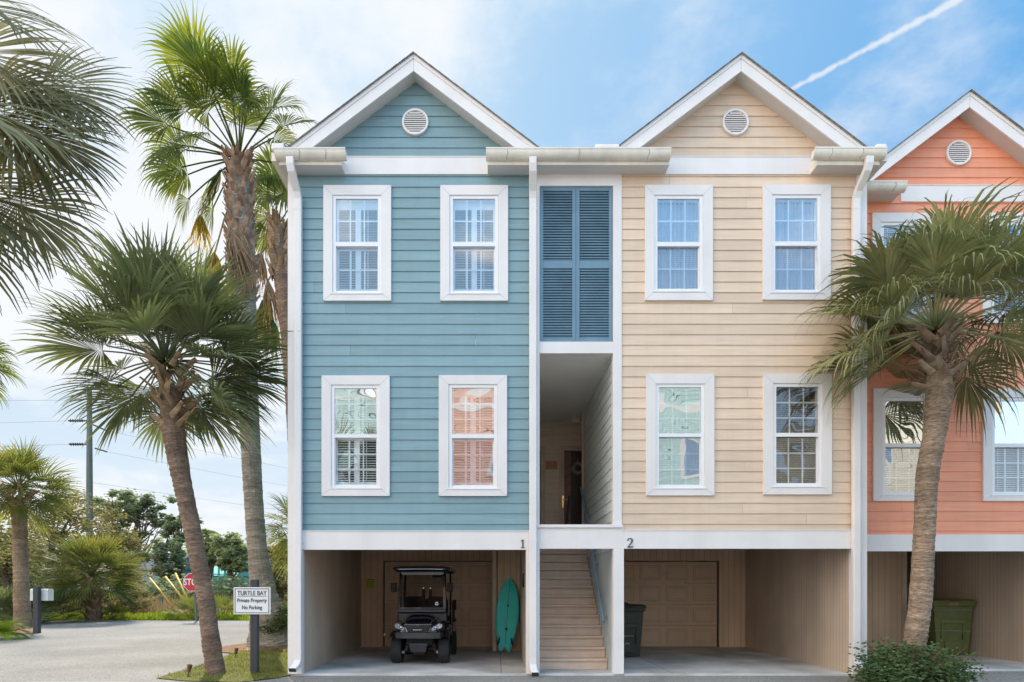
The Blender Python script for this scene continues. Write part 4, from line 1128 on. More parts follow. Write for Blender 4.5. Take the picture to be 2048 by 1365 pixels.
mb = MB(); mb.lathe([(.06, -.003), (.052, -.003)], (-.02, -.318, .26), (0, 1, 0), 6); mb.lathe([(.04, -.003), (.034, -.003)], (-.02, -.318, .26), (0, 1, 0), 5); mb.build('moulded_mark', 'galv', g, local=True)
bin_('wheeled_bin', 'dark bin with a bright blue lid half hidden behind the dark green bin', (2.62, 3.75, 0), .60, .66, 1.10, 0, 'bin_navy', 'bin_blue', bars=False)
ob_ = bin_('wheeled_bin', 'olive green wheeled bin with two metal bars in the coral carport', (X(1903, 14.6), 3.45, 0), .76, .80, 1.16, math.radians(-17), 'bin_olive', 'bin_olive')
mb = MB(); mb.box(-.09, .07, -.452, -.447, 1.10, 1.16); mb.build('tag', 'boot', ob_, local=True)
bin_('wheeled_bin', 'navy blue bin in the coral carport behind the palm trunk', (X(1812, 16.4) + .32, 5.1, 0), .62, .66, 1.1, 0, 'bin_navy', 'bin_navy', bars=False)

# ================================================================ SIGNS, POSTS, STREET FURNITURE
p0 = P(507, 1345, 11.5); p0.z = 0
sg = thing('private_property_sign', 'white TURTLE BAY private property sign on a charcoal post on the lawn', 'sign', p0)
mb = MB(); mb.box(p0.x - .062, p0.x + .062, p0.y + .004, p0.y + .12, -.03, Z(1160, 11.5)); mb.build('post', 'post_dark', sg, bevel=.006)
sx0, sx1, sz0, sz1 = X(468, 11.5), X(541.5, 11.5), Z(1229, 11.5), Z(1175, 11.5); yb = p0.y - .02
mb = MB(); mb.box(sx0, sx1, yb, p0.y + .0035, sz0, sz1); bdv = mb.build('board', 'sign_white', sg, bevel=.003)
mb = MB(); e, t = .022, .011
for a in ((sx0 + e, sx1 - e, sz0 + e, sz0 + e + t), (sx0 + e, sx1 - e, sz1 - e - t, sz1 - e), (sx0 + e, sx0 + e + t, sz0 + e + t, sz1 - e - t), (sx1 - e - t, sx1 - e, sz0 + e + t, sz1 - e - t)):
    mb.box(a[0], a[1], yb - .004, yb - .0005, a[2], a[3])
cxs = (sx0 + sx1) / 2
mb.box(cxs - .262, cxs + .262, yb - .003, yb - .0005, Z(1193.4, 11.5), Z(1192.6, 11.5)); mb.build('border', 'ink', bdv)
text('TURTLE BAY', .115, (cxs, yb - .003, Z(1187, 11.5)), bdv, 'lettering', 'ink', .003, .0004, .80, sg)
text('Private Property', .098, (cxs, yb - .003, Z(1201.5, 11.5)), bdv, 'lettering', 'ink', .003, .0004, .80, sg)
text('No Parking', .098, (cxs, yb - .003, Z(1215.5, 11.5)), bdv, 'lettering', 'ink', .003, .0004, .80, sg)

yc = 28.5; c = P(385, 1165, yc)
ss = thing('stop_sign', 'red octagonal STOP sign half hidden behind the leaning palm trunk', 'stop sign', (c.x, c.y, 0))
mb = MB(); mb.tube([(c.x + .15, c.y + .05, -.1), (c.x + .06, c.y + .05, c.z + .45)], .06, 6); mb.build('post', 'pole_wood', ss)
oc = lambda r: [(c.x + r * math.cos(math.radians(22.5 + 45 * k)), c.z + r * math.sin(math.radians(22.5 + 45 * k))) for k in range(8)]
mb = MB(); mb.prism(oc(.43), c.y - .010, c.y); pl = mb.build('plate', 'sign_white', ss)
mb = MB(); mb.prism(oc(.405), c.y - .014, c.y - .0105); mb.build('red_face', 'stop_red', pl)
text('STOP', .40, (c.x, c.y - .018, c.z), pl, 'lettering', 'sign_white', .002, .008, .80, ss)

yc = 21.4; c = P(74, 1265, yc)
mbx = thing('mailbox', 'cream mailbox on a dark post by the roadside palm', 'mailbox', (c.x, c.y, 0))
mb = MB(); mb.box(c.x - .085, c.x + .085, c.y - .08, c.y + .08, -.1, Z(1174, yc)); mb.build('post', 'post_dark', mbx, bevel=.008)
for a, b in ((X(56, yc), X(92, yc)),):
    z0, z1 = Z(1202, yc), Z(1178, yc); mb = MB(); rws = []
    w_ = .14; c = c + V((0, .23, 0))
    for xx in (a, b):
        rws.append([(xx, c.y - w_, z0), (xx, c.y - w_, z1 - .05), (xx, c.y - w_ * .7, z1), (xx, c.y + w_ * .7, z1), (xx, c.y + w_, z1 - .05), (xx, c.y + w_, z0)])
    mb.grid(rws, closed=True); mb.face(rws[0]); mb.face(rws[-1][::-1]); mb.build('box', 'mail_white', mbx)

def spot(px, py, label, yc):
    c = P(px, py, yc); c.z = -.01
    t = thing('garden_spotlight', label, 'spotlight', c, 'bronze garden spotlights in the lawn')
    mb = MB(); mb.tube([c, c + V((0, 0, .05))], .012, 6); mb.build('stake', 'bronze', t)
    mb = MB(); mb.lathe([(.0, 0), (.028, .005), (.032, .06), (.045, .115), (.045, .135), (.036, .135), (.03, .09), (0, .085)], c + V((0, 0, .045)), (.15, .1, 1), 14); mb.build('lamp', 'bronze', t, smooth=False)
spot(377, 1349, 'bronze garden spotlight at the lawn edge left of the leaning palm', 11.25)
spot(471, 1312, 'bronze garden spotlight between the leaning palm and the sign post', 14.2)

yc = 40.0; c = P(179, 1200, yc)
up = thing('utility_pole', 'tall weathered utility pole with stand-off insulators behind the roadside palms', 'utility pole', (c.x, c.y, -.3))
mb = MB(); mb.tube([(c.x, c.y, -.4), (c.x, c.y, 8), (c.x, c.y, Z(775, yc))], [.20, .18, .13], 10); mb.build('pole', 'pole_wood', up)
ends = []
for py, px0 in ((842, 137), (889, 138)):
    mb = MB(); a = P(179, py, yc); b = P(px0, py, yc)
    mb.tube([a, b], .05, 6); 
    for k in range(6): mb.lathe([(.05, -.02), (.10, 0), (.05, .02)], a + (b - a) * (.35 + .11 * k), b - a, 8)
    mb.build('insulator', 'wire', up); ends.append(b)
for (pa, pb) in (((186, 850), (214, 862)), ((190, 897), (214, 904))):
    mb = MB(); a = P(pa[0], pa[1], yc); b = P(pb[0], pb[1], yc); mb.tube([a, b], .05, 6); mb.build('insulator', 'wire', up); ends.append(b)
for k, (e, far) in enumerate(zip(ends + [P(179, 800, yc), P(181, 965, yc)], [V((-60, 22, 10.6)), V((-60, 22, 9.2)), V((5, 85, 13)), V((5, 85, 11)), V((-60, 22, 12.4)), V((5, 85, 8))])):
    w = thing('power_line', ['uppermost arm wire running left from the utility pole', 'lower arm wire running left from the utility pole', 'upper wire running right from the utility pole over the trees', 'lower wire running right from the utility pole over the trees', 'wire from the top of the utility pole running left', 'lowest wire running right from the utility pole'][k], 'wire', e, 'wires on the utility pole')
    mb = MB(); mb.tube([e + (far - e) * (q / 14) + V((0, 0, -2.0 * (q / 14) * (1 - q / 14) * (1 if k < 5 else .5))) for q in range(15)], .006, 4); mb.build('wire', 'wire', w)
for k, (a, b, yc2, lb) in enumerate((((299.5, 1157), (345, 1213), 31, 'leftmost'), ((331, 1154), (372, 1206), 31.5, 'middle'), ((351, 1147), (388, 1226), 32, 'rightmost'))):
    pa, pb = P(a[0], a[1], yc2), P(b[0], b[1], yc2 - 1)
    t = thing('guy_wire_guard', f'{lb} of the three slanting orange-yellow guy wire guards left of the stop sign', 'guy wire guard', pb, 'guy wire guards')
    mb = MB(); mb.tube([pb, pa], .045, 8); mb.build('guard', 'guy_yellow', t, smooth=True)
    mb = MB(); mb.tube([pa, pa + (pa - pb) * 1.6], .008, 4); mb.build('guy_wire', 'wire', t)
# small stump in the marsh
c = P(322, 1210, 38); t = thing('marsh_stake', 'short grey wooden stake standing in the brown marsh grass', 'stake', (c.x, c.y, -.2))
mb = MB(); mb.tube([(c.x, c.y, -.2), (c.x + .02, c.y, .9)], [.12, .10], 7); mb.build('post', 'pole_wood', t)
# ================================================================ PALMS
def frond(mb, org, hub, axis, up, blade, n=40, A=2.3, fuse=.38, droop=.35, pet=.016, rng=R, m=0, pm=1, tone=None, wind=V((0, 0, 0)), steps=6, fold=.22, costa=.18, shag=.12, thread=0):
    org, hub = V(org), V(hub); axis = V(axis).normalized(); up = V(up)
    side = axis.cross(up).normalized(); up = side.cross(axis).normalized()
    mid = (org + hub) / 2 + V((0, 0, .06 * (hub - org).length))
    q = [org.lerp(mid, t) .lerp(mid.lerp(hub, t), t) for t in (0, .33, .66, 1)]
    mb.tube(q, [pet * 1.5, pet, pet * .9, pet * .8], 5, pm, .5, cap=False)
    da = 2 * A / (n - 1)
    tn = rng.random() if tone is None else tone
    for i in range(n):
        a = -A + da * i + rng.uniform(-.02, .02)
        ca, sa = math.cos(a), math.sin(a)
        L = blade * (.72 + .28 * ca) * rng.uniform(1 - shag, 1 + shag * .3)
        d = (axis * ca + side * sa + up * (fold * abs(sa) + rng.uniform(-.04, .04))).normalized()
        tv = (side * ca - axis * sa + up * (fold * (1 if i % 2 else -1) * .5)).normalized()
        p = hub + axis * (costa * blade * max(0, ca) * .6)
        st = L / steps; pts = [p]; dr = droop * rng.uniform(.7, 1.35)
        for k in range(steps):
            t = (k + 1) / steps
            g = dr * 1.5 * max(0, t - fuse * .7) ** 1.2 + thread * rng.uniform(.3, 1.3) * max(0, t - fuse - .1)
            d = (d + V((0, 0, -1)) * g + wind * (t * .12)).normalized()
            p = p + d * st; pts.append(p)
        vt = min(1, max(0, tn * .7 + rng.uniform(-.2, .35)))
        wmax = 2 * fuse * L * math.tan(da / 2) * 1.12
        prev = None
        for k, p in enumerate(pts):
            t = k / steps
            w = wmax * (t / fuse) if t < fuse else wmax * max(0.03, (1 - (t - fuse) / (1 - fuse)) ** (.8 + 1.3 * thread))
            w = max(w, .004) * .5
            cur = (p - tv * w, p + tv * w)
            if prev: mb.face([prev[0], prev[1], cur[1], cur[0]], m, vt)
            prev = cur

def fan_dir(az, el): return V((math.cos(az) * math.cos(el), math.sin(az) * math.cos(el), math.sin(el)))

def crown(parent, heart, n, pet, blade, leafm, stemm, el=(-.6, 1.4), seg=36, droop=.35, fuse=.36, each=True, seed=1, A=2.2, sag=.25, wind=V((0, 0, 0)), skip=None, spread=.10, name='frond', dead=0, pr=.016, shag=.12, steps=6, fold=.22, thread=0, elp=.85):
    rng = random.Random(seed); mb = MB()
    for i in range(n):
        f = (i + .5) / n
        az = i * 2.39996 + rng.uniform(-.25, .25)
        e = el[1] + (el[0] - el[1]) * f ** elp + rng.uniform(-.12, .12)
        d = fan_dir(az, e)
        if skip and skip(d): continue
        pl = pet * rng.uniform(.8, 1.15) * (.75 + .25 * f)
        d2 = (d + V((0, 0, -sag * (.4 + .6 * math.cos(e))))).normalized()
        o = V(heart) + V((d.x, d.y, 0)) * spread + V((0, 0, -.35 * f * spread * 3))
        hub = o + (d * .5 + d2 * .5).normalized() * pl
        upv = V((0, 0, 1)) if abs(d2.z) < .93 else V((-math.cos(az), -math.sin(az), .2))
        side = d2.cross(upv).normalized(); upv = side.cross(d2)
        roll = rng.uniform(-.5, .5)
        upv = (upv * math.cos(roll) + side * math.sin(roll))
        isdead = i >= n - dead
        m2 = MB() if each else mb
        b = blade * rng.uniform(.85, 1.1) * (.8 if f < .08 else 1)
        frond(m2, o, hub, d2, upv, b, seg, A, fuse, droop * rng.uniform(.8, 1.2), pr, rng, wind=wind, shag=shag, steps=steps, fold=fold, thread=thread)
        if each: m2.build(name, ['dead_leaf' if isdead else leafm, stemm], parent)
    if not each: mb.build('crown', [leafm, stemm], parent)

def trunk(parent, pts, rad, mtl, seed=0, ring=.09, n=18, amp=.035, flare=None):
    """ringed palm trunk through surveyed points"""
    rng = random.Random(seed); pts = [V(p) for p in pts]
    # Catmull-Rom resample
    P_ = [pts[0] * 2 - pts[1]] + pts + [pts[-1] * 2 - pts[-2]]; out = []; rr = []
    for i in range(1, len(P_) - 2):
        L = (P_[i + 1] - P_[i]).length; k = max(2, int(L / ring))
        for q in range(k):
            t = q / k
            a, b, c, d = P_[i - 1], P_[i], P_[i + 1], P_[i + 2]
            out.append(.5 * ((2 * b) + (c - a) * t + (2 * a - 5 * b + 4 * c - d) * t * t + (3 * b - a - 3 * c + d) * t ** 3))
            rr.append(rad[i - 1] + (rad[i] - rad[i - 1]) * t)
    out.append(pts[-1]); rr.append(rad[-1])
    mb = MB(); o2 = []; r2 = []; av = []
    for p, r in zip(out, rr):
        o2 += [p + V((0, 0, .0)), p + V((0, 0, ring * .45))]; k = rng.uniform(-amp, amp)
        r2 += [r * (1 + k + amp), r * (1 + k - amp * .4)]; u = rng.random(); av += [u, u * .7]
    mb.tube(o2, r2, n, 0, av=av)
    i0 = 0
    for i, v in enumerate(mb.v):                          # small radial noise
        c = o2[min(i // n, len(o2) - 1)]; d = V(v) - c
        k = 1 + .05 * noise.noise(V(v) * 7) + .03 * noise.noise(V(v) * 19)
        mb.v[i] = tuple(c + d * k)
    return mb.build('trunk', mtl, parent)

def boots(parent, p0, p1, r0, r1, n, L, w, mats, seed=0, splay=.55, tilt=.35, name='leaf_base', each=False, cut=True):
    """old leaf bases left on the trunk below the crown"""
    rng = random.Random(seed); mb = MB(); p0, p1 = V(p0), V(p1); ax = (p1 - p0).normalized()
    u = ax.cross(V((0, 1, 0))).normalized(); v = ax.cross(u)
    for i in range(n):
        t = (i + rng.random() * .6) / n; az = i * 2.39996 + rng.uniform(-.2, .2)
        o = u * math.cos(az) + v * math.sin(az); tg = ax.cross(o)
        r = r0 + (r1 - r0) * t; c = p0.lerp(p1, t) + o * r * .82
        sp = splay * rng.uniform(.6, 1.4)
        d = (ax + o * sp + tg * rng.choice((-1, 1)) * tilt * rng.uniform(.4, 1.3)).normalized()
        sd = d.cross(o).normalized(); nn_ = sd.cross(d).normalized()
        LL = L * rng.uniform(.7, 1.3); ww = w * rng.uniform(.8, 1.2)
        rows = []
        for k in range(4):
            q = k / 3; cw = ww * (1.15 - .5 * q); th = ww * (.28 - .1 * q)
            b = c + d * (LL * q) + o * (.10 * LL * q * q)
            rows.append([b - sd * cw, b - sd * cw * .5 + nn_ * th, b + sd * cw * .5 + nn_ * th, b + sd * cw, b - nn_ * th * .5])
        a = rng.random()
        mb.grid(rows, 0, a, closed=True); mb.face(rows[-1], 0, min(1, a + .3))
    return mb.build('leaf_bases', mats, parent)

def hang(parent, top, L, w, mtl, seed=0, n=26, lean=(0, 0), name='dead_frond'):
    """withered frond hanging down along the trunk"""
    rng = random.Random(seed); mb = MB(); top = V(top)
    for i in range(n):
        a = rng.uniform(-1, 1); l = L * rng.uniform(.55, 1); p = top; pts = [p]
        for k in range(5):
            t = (k + 1) / 5
            p = top + V((a * w * t ** .7 + lean[0] * t + rng.uniform(-.02, .02), rng.uniform(-.5, .5) * w * t + lean[1] * t, -l * t)); pts.append(p)
        for k in range(5):
            ww = .5 * w * .16 * (1 - k / 5.5); w2 = .5 * w * .16 * (1 - (k + 1) / 5.5)
            s = V((1, .3 * a, 0)).normalized()
            mb.face([pts[k] - s * ww, pts[k] + s * ww, pts[k + 1] + s * w2, pts[k + 1] - s * w2], 0, rng.random())
    return mb.build(name, mtl, parent)

# ---- leaning sabal palm on the lawn
yc = 11.5; D = lambda px, py: P(px, py, yc)
b = D(432, 1345); b.z = -.03
t1 = thing('palm_tree', 'leaning cabbage palm with dark brown trunk and round green crown on the lawn', 'palm tree', b)
trunk(t1, [b + V((.0, 0, -.02)), D(420, 1270), D(411, 1200), D(384, 1060), D(363, 960), D(348, 870), D(340, 780)], [.165, .15, .142, .145, .155, .19, .18], 'bark_brown', 3, amp=.025)
boots(t1, D(346, 862), D(336, 720), .21, .23, 40, .34, .055, 'boot', 5, .75, .8)
crown(t1, D(330, 712), 74, 1.05, 1.2, 'sabal', 'sabal', (-.75, 1.5), 40, .22, .50, seed=4, sag=.16, spread=.12, A=1.75, fold=.42, shag=.25, skip=lambda d: d.z < -.05 and d.y < -.25)
hang(t1, D(300, 830), .25, .12, 'dead_leaf', 4, 8)

# ---- sabal palm at the right, in front of the coral house
yc = 10.6; b = D(1826, 1350); b.z = -.03
t2 = thing('palm_tree', 'cabbage palm with curved grey-brown trunk growing out of a shrub by the coral house', 'palm tree', b)
trunk(t2, [b, D(1829, 1290), D(1841, 1200), D(1849, 1060), D(1854, 960), D(1869, 870), D(1879, 790), D(1880, 740)], [.172, .17, .165, .155, .165, .165, .20, .18], 'bark_mix', 8, amp=.025)
boots(t2, D(1880, 775), D(1872, 670), .21, .22, 34, .30, .055, 'boot_grey', 15, .9, .8)
crown(t2, D(1872, 652), 66, 1.12, 1.28, 'sabal_r', 'sabal_r', (-.45, 1.40), 42, .70, .46, seed=23, sag=.24, spread=.10, shag=.25, A=1.8, fold=.35, thread=.4, skip=lambda d: d.z < .12 and d.y < -.2 and abs(d.x) < .75)
hang(t2, D(1840, 772), .32, .05, 'dead_leaf', 41, 5); hang(t2, D(1846, 790), .5, .04, 'dead_leaf', 42, 4); hang(t2, D(1908, 765), .4, .04, 'boot_grey', 43, 4)

# ---- tall fan palm left of the blue house
yc = 16.9; b = D(545, 1290); b.z = -.05
t3 = thing('palm_tree', 'tall fan palm with grey trunk, shaggy brown upper trunk and backlit yellow-green fans', 'palm tree', b)
trunk(t3, [b, D(539, 1250), D(528, 1190), D(515, 1100), D(507, 1000), D(499, 850), D(491, 690), D(485, 560), D(480, 400), D(478, 330)], [.66, .50, .33, .245, .235, .25, .27, .33, .33, .22], 'bark_grey', 9, amp=.012)
boots(t3, D(487, 610), D(478, 320), .32, .31, 260, .29, .075, 'boot_red', 7, .45, .3)
H = D(478, 318)
def spec(parent, hx, hy, ax, ay, blade, mtl, dy=0.0, ady=0.0, face=(0, -1, .25), droop=.3, n=38, A=2.1, fuse=.5, tone=None, seed=0, org=None, ycc=None, pr=.022, shag=.12, fold=.15, thread=0):
    yy = ycc or yc
    mb = MB(); hub = P(hx, hy, yy) + V((0, dy, 0)); tip = P(ax, ay, yy) + V((0, dy + ady, 0))
    d = tip - hub
    frond(mb, org or H, hub, d, face, blade, n, A, fuse, droop, pr, random.Random(seed), tone=tone, shag=shag, fold=fold, thread=thread)
    mb.build('frond', [mtl, 'washy' if mtl in ('washy', 'gold_leaf') else mtl], parent)
F_ = [  # hub, blade direction, length, material, depth
    (430, 185, 385, 70, 1.45, 'washy', -.3, -.2, .9, .18), (455, 235, 425, 160, 1.2, 'washy', -.6, -.7, .15, .6), (495, 245, 525, 190, 1.15, 'washy', -.5, -.6, .25, .6), (470, 225, 470, 140, 1.25, 'washy', .6, .5, .6, .4), (440, 265, 390, 240, 1.1, 'washy', -.7, -.8, .2, .6), (510, 270, 560, 300, 1.0, 'washy', -.8, -.8, .3, .8), (420, 300, 370, 330, 1.0, 'washy', -.5, -.5, .1, .9), (540, 260, 600, 290, 1.0, 'washy', .3, .3, .6, .7), (452, 175, 440, 70, 1.35, 'washy', .4, .3, .2, .22), (478, 205, 505, 120, 1.2, 'washy', -.5, -.5, .5, .45),
    (388, 245, 300, 180, 1.3, 'washy', -.4, -.3, .15, .28), (378, 285, 275, 280, 1.25, 'washy', .2, .2, .95, .25), 
    (372, 345, 300, 365, 1.1, 'washy', .1, .2, .7, .5), (395, 332, 345, 385, 1.15, 'washy', -.6, -.4, .3, .6), (530, 232, 572, 140, 1.25, 'washy', .1, .1, .9, .3),
    (548, 222, 612, 175, 1.15, 'washy', .6, .5, .4, .35), (552, 235, 605, 240, 1.1, 'washy', -.3, -.2, .7, .5), (520, 235, 560, 300, 1.1, 'washy', -.7, -.6, .4, .55),
 (365, 385, 335, 450, .8, 'washy', .3, .3, .9, .9),
    (412, 400, 398, 470, .7, 'washy', .4, .3, .9, .9), (560, 285, 600, 350, .9, 'washy', 1.0, .6, .8, .6), (345, 262, 262, 225, 1.35, 'washy', -.2, -.2, .1, .35), (350, 275, 258, 290, 1.35, 'washy', .3, .2, .95, .4), (370, 345, 285, 375, 1.2, 'washy', -.2, -.2, .8, .6), (410, 165, 350, 60, 1.5, 'washy', -.4, -.3, 1.0, .25)]
for k, (a1, a2, a3, a4, bl, mt, dy, ad, tn, dr) in enumerate(F_):
    spec(t3, a1, a2, a3, a4, bl * 1.08, mt, dy, ad, thread=.8, A=1.75, droop=dr * 1.5 + .05, tone=tn, seed=100 + k, fold=.32, face=(R.uniform(-.7, .7), -1, R.uniform(.1, .9)))
hang(t3, D(478, 480) + V((0, -.6, 0)), 1.7, .42, 'dead_leaf', 11, 60, (.35, .1)); hang(t3, D(492, 470) + V((0, -.55, 0)), 1.75, .30, 'dead_leaf', 12, 40, (.25, .1))
hang(t3, D(428, 505), 1.3, .35, 'gold_leaf', 13, 44, (-.05, 0)); hang(t3, D(400, 430), 1.0, .35, 'gold_leaf', 14, 40, (-.1, .2)); hang(t3, D(440, 340), 1.4, .3, 'washy', 15, 36, (-.6, .1))
for q in ([D(470, 380), D(448, 440), D(430, 505)], [D(440, 355), D(420, 390), D(402, 430)]):
    mb = MB(); mb.tube(q, .022, 5); mb.build('dead_petiole', 'boot', t3)

# ---- second fan palm half hidden by the house corner
yc = 22.0; b = D(602, 1250); b.z = -.05; H2 = D(556, 452)
t4 = thing('palm_tree', 'slimmer fan palm half hidden by the blue house corner behind the tall fan palm', 'palm tree', b)
trunk(t4, [b, D(596, 1000), D(587, 820), D(578, 680), D(570, 590), D(560, 510), D(556, 460)], [.34, .26, .25, .26, .30, .33, .25], 'bark_brown', 19, amp=.012)
boots(t4, D(562, 560), D(555, 455), .34, .26, 90, .42, .09, 'boot', 8, .3, .25)
for k, (a1, a2, a3, a4, bl, mt, dy, dr, tn) in enumerate([(545, 385, 540, 300, 1.5, 'washy', .3, .25, .8), (560, 390, 585, 330, 1.4, 'washy', .2, .5, .4), (545, 400, 510, 400, 1.5, 'washy', -.5, .6, .2), (535, 420, 500, 450, 1.3, 'washy', .3, .6, .5),
        (575, 400, 610, 410, 1.4, 'washy', -.4, .6, .3), (530, 455, 505, 520, 1.2, 'washy', .2, .8, .6), (560, 380, 565, 310, 1.4, 'washy', -.7, .5, .2), (580, 300, 560, 270, 1.0, 'washy', 2.0, .5, .5)]):
    spec(t4, a1, a2, a3, a4, bl, mt, dy, 0, thread=.7, droop=dr, tone=tn, seed=200 + k, org=H2)
for k, (px, py, l, m_, ln) in enumerate([(522, 505, 1.6, 'dead_leaf', -.05), (535, 560, 2.6, 'dead_leaf', .25), (540, 600, 1.6, 'gold_leaf', -.4), (525, 600, 2.0, 'washy', .1), (515, 620, 1.7, 'gold_leaf', .2), (545, 640, 1.8, 'washy', .1)]):
    hang(t4, D(px, py), l, .40, m_, 30 + k, 34, (ln, 0))
for q in ([D(556, 500), D(535, 490), D(523, 505)], [D(560, 540), D(548, 540), D(536, 562)], [D(566, 590), D(552, 585), D(541, 602)]):
    mb = MB(); mb.tube(q, .03, 5); mb.build('dead_petiole', 'boot', t4)

# ---- foreground palm whose fronds reach in at the upper left
yc = 4.3; b = D(-190, 1172); b.z = -.03; H3 = D(-165, 190)
t5 = thing('palm_tree', 'close palm whose large olive fronds reach in at the upper left of the picture', 'palm tree', b)
trunk(t5, [b, D(-190, 900), D(-170, 480), D(-165, 200)], [.19, .17, .18, .2], 'bark_brown', 29)
boots(t5, D(-170, 360), D(-165, 190), .19, .2, 26, .3, .05, 'boot', 9, .7, .6)
for k, (a1, a2, a3, a4, bl, dy, dr, tn, fc) in enumerate([
        (-95, -30, 150, 60, 1.02, .1, .40, .3, (.2, -.5, .8)), (-70, 60, 150, 150, .92, .45, .36, .8, (.1, -.7, .7)), (-70, 215, 150, 300, 1.0, -.1, .40, .5, (.2, -.6, .8)),
        (-95, 330, 60, 470, .95, .2, .42, .2, (.4, -.6, .7)), (-60, 130, 100, 330, .95, .5, .30, .1, (.3, -.7, .5)), (-110, 250, 40, 420, .98, -.3, .5, .7, (.4, -.7, .5)), (-80, 180, 120, 230, .90, .2, .35, .6, (.1, -.8, .6)),
        (-130, 400, -40, 560, .85, .1, .5, .4, (.5, -.6, .5)), (-40, -20, 120, 70, .80, .8, .22, .2, (.1, -.8, .5)), (-50, 110, 110, 200, .78, .7, .25, .4, (.1, -.8, .5)), (-90, 20, 90, 130, .9, .3, .25, .9, (.2, -.7, .6)), (-70, 290, 60, 400, .8, .6, .3, .3, (.2, -.8, .4)), (-320, 100, -500, 150, 1.0, 0, .5, .4, (0, -.5, .8)), (-260, 60, -330, -100, 1.0, .4, .4, .4, (0, -.5, .8)), (-300, 300, -420, 420, 1.0, .2, .5, .4, (0, -.5, .8))]):
    spec(t5, a1 - 45, a2, a3 - 45, a4, bl * .95, 'sabal_near', dy, 0, droop=dr, tone=tn, seed=300 + k, org=H3, face=fc, n=56, A=1.9, fuse=.52, pr=.016, fold=.3)

# ---- palms further off on the left
yc = 15.0; b = D(-95, 1250); b.z = -.05
t6 = thing('palm_tree', 'palm at the left edge showing only drooping frond tips below the close fronds', 'palm tree', b)
trunk(t6, [b, D(-95, 900), D(-98, 740)], [.2, .17, .18], 'bark_brown', 51)
crown(t6, D(-98, 715), 26, .70, .75, 'washy', 'sabal', (-.5, 1.2), 30, .55, .4, seed=51, sag=.3)

yc = 24.0; b = D(46, 1255); b.z = -.05
t7 = thing('palm_tree', 'cabbage palm with straight tan trunk beside the mailbox at the left', 'palm tree', b)
trunk(t7, [b, D(43, 1180), D(40, 1080), D(38, 1000)], [.29, .25, .24, .25], 'bark_tan', 61, amp=.03, ring=.16)
boots(t7, D(38, 1018), D(37, 985), .30, .30, 24, .42, .085, 'boot', 6, .7, .8)
crown(t7, D(37, 972), 54, .95, 1.15, 'sun_palm', 'sun_palm', (-.75, 1.45), 26, .18, .38, seed=61, steps=5, A=1.65, fold=.4)

yc = 29.0; b = D(187, 1243); b.z = -.05
t8 = thing('palm_tree', 'short stout palm with criss-cross trunk and low bushy crown across the road', 'palm tree', b)
trunk(t8, [b, D(187, 1210), D(186, 1170)], [.33, .31, .28], 'bark_brown', 71, ring=.2)
boots(t8, D(187, 1243), D(186, 1165), .30, .29, 70, .40, .07, 'boot', 16, .2, 1.0)
crown(t8, D(185, 1148), 60, 1.1, 1.35, 'sun_palm', 'sun_palm', (-.55, 1.45), 26, .18, .38, seed=71, steps=5, A=1.65, fold=.4)

yc = 26.0; b = D(610, 1250); b.z = -.05
t9 = thing('palm_tree', 'palm peeping out low behind the blue house corner with yellowish fronds', 'palm tree', b)
trunk(t9, [b, D(608, 1160), D(602, 1070)], [.3, .27, .27], 'bark_brown', 81, ring=.16)
crown(t9, D(602, 1055), 36, .95, 1.15, 'sun_palm', 'sun_palm', (-.95, 1.4), 28, .22, .34, seed=81, steps=5)

def palmetto(px, py, yc, label, n, pet, blade, mtl, seed, el=(.1, 1.4), grp='low palmetto clumps'):
    c = P(px, py, yc); c.z = -.05
    t = thing('palmetto', label, 'palmetto', c, grp)
    crown(t, c + V((0, 0, .12)), n, pet, blade, mtl, mtl, el, 20, .12, .4, each=False, seed=seed, sag=.1, A=1.7, steps=4, pr=.012)
palmetto(383, 1228, 30.5, 'bright yellow-green palmetto under the guy wire guards', 20, .75, .62, 'sun_palm', 91)
palmetto(446, 1222, 30.5, 'bright palmetto on the verge right of the leaning trunk', 20, .85, .62, 'sun_palm', 92)
palmetto(226, 1222, 29.5, 'small palmetto at the foot of the short stout palm', 15, .4, .45, 'sun_palm', 93)
palmetto(80, 1225, 27.5, 'dark palmetto bush behind the mailbox', 26, 1.0, 1.1, 'sabal', 94)
palmetto(5, 1225, 26, 'dark palmetto bush at the left edge behind the roadside palm', 26, .9, 1.0, 'sabal', 95)
palmetto(573, 1235, 22, 'small palmetto between the tall palm trunk and the hedge', 14, .6, .5, 'sun_palm', 96)

def pinnate(px, py, yc, label, n, L, seed):
    rng = random.Random(seed); c = P(px, py, yc); c.z = -.03
    t = thing('sago_palm', label, 'cycad', c); mb = MB()
    for i in range(n):
        az = i * 2.4; e = rng.uniform(.25, 1.2); d = fan_dir(az, e); p = c + V((0, 0, .15)); st = L / 10; tn = rng.random()
        for k in range(10):
            q = p + d * st; d = (d + V((0, 0, -.16))).normalized(); s = d.cross(V((0, 0, 1))).normalized()
            for j in (0, .5):
                for sg in (-1, 1):
                    b0 = p.lerp(q, j); tip = b0 + (s * sg + d * .6 + V((0, 0, .15))).normalized() * .24 * math.sin((k + 1.5) / 12 * 3.1)
                    mb.face([b0, b0 + d * .035, tip], 0, tn)
            p = q
    mb.build('fronds', 'weed', t)
pinnate(8, 1268, 19.0, 'bright feather-leaved cycad in the straw bed at the left edge', 30, .85, 5)

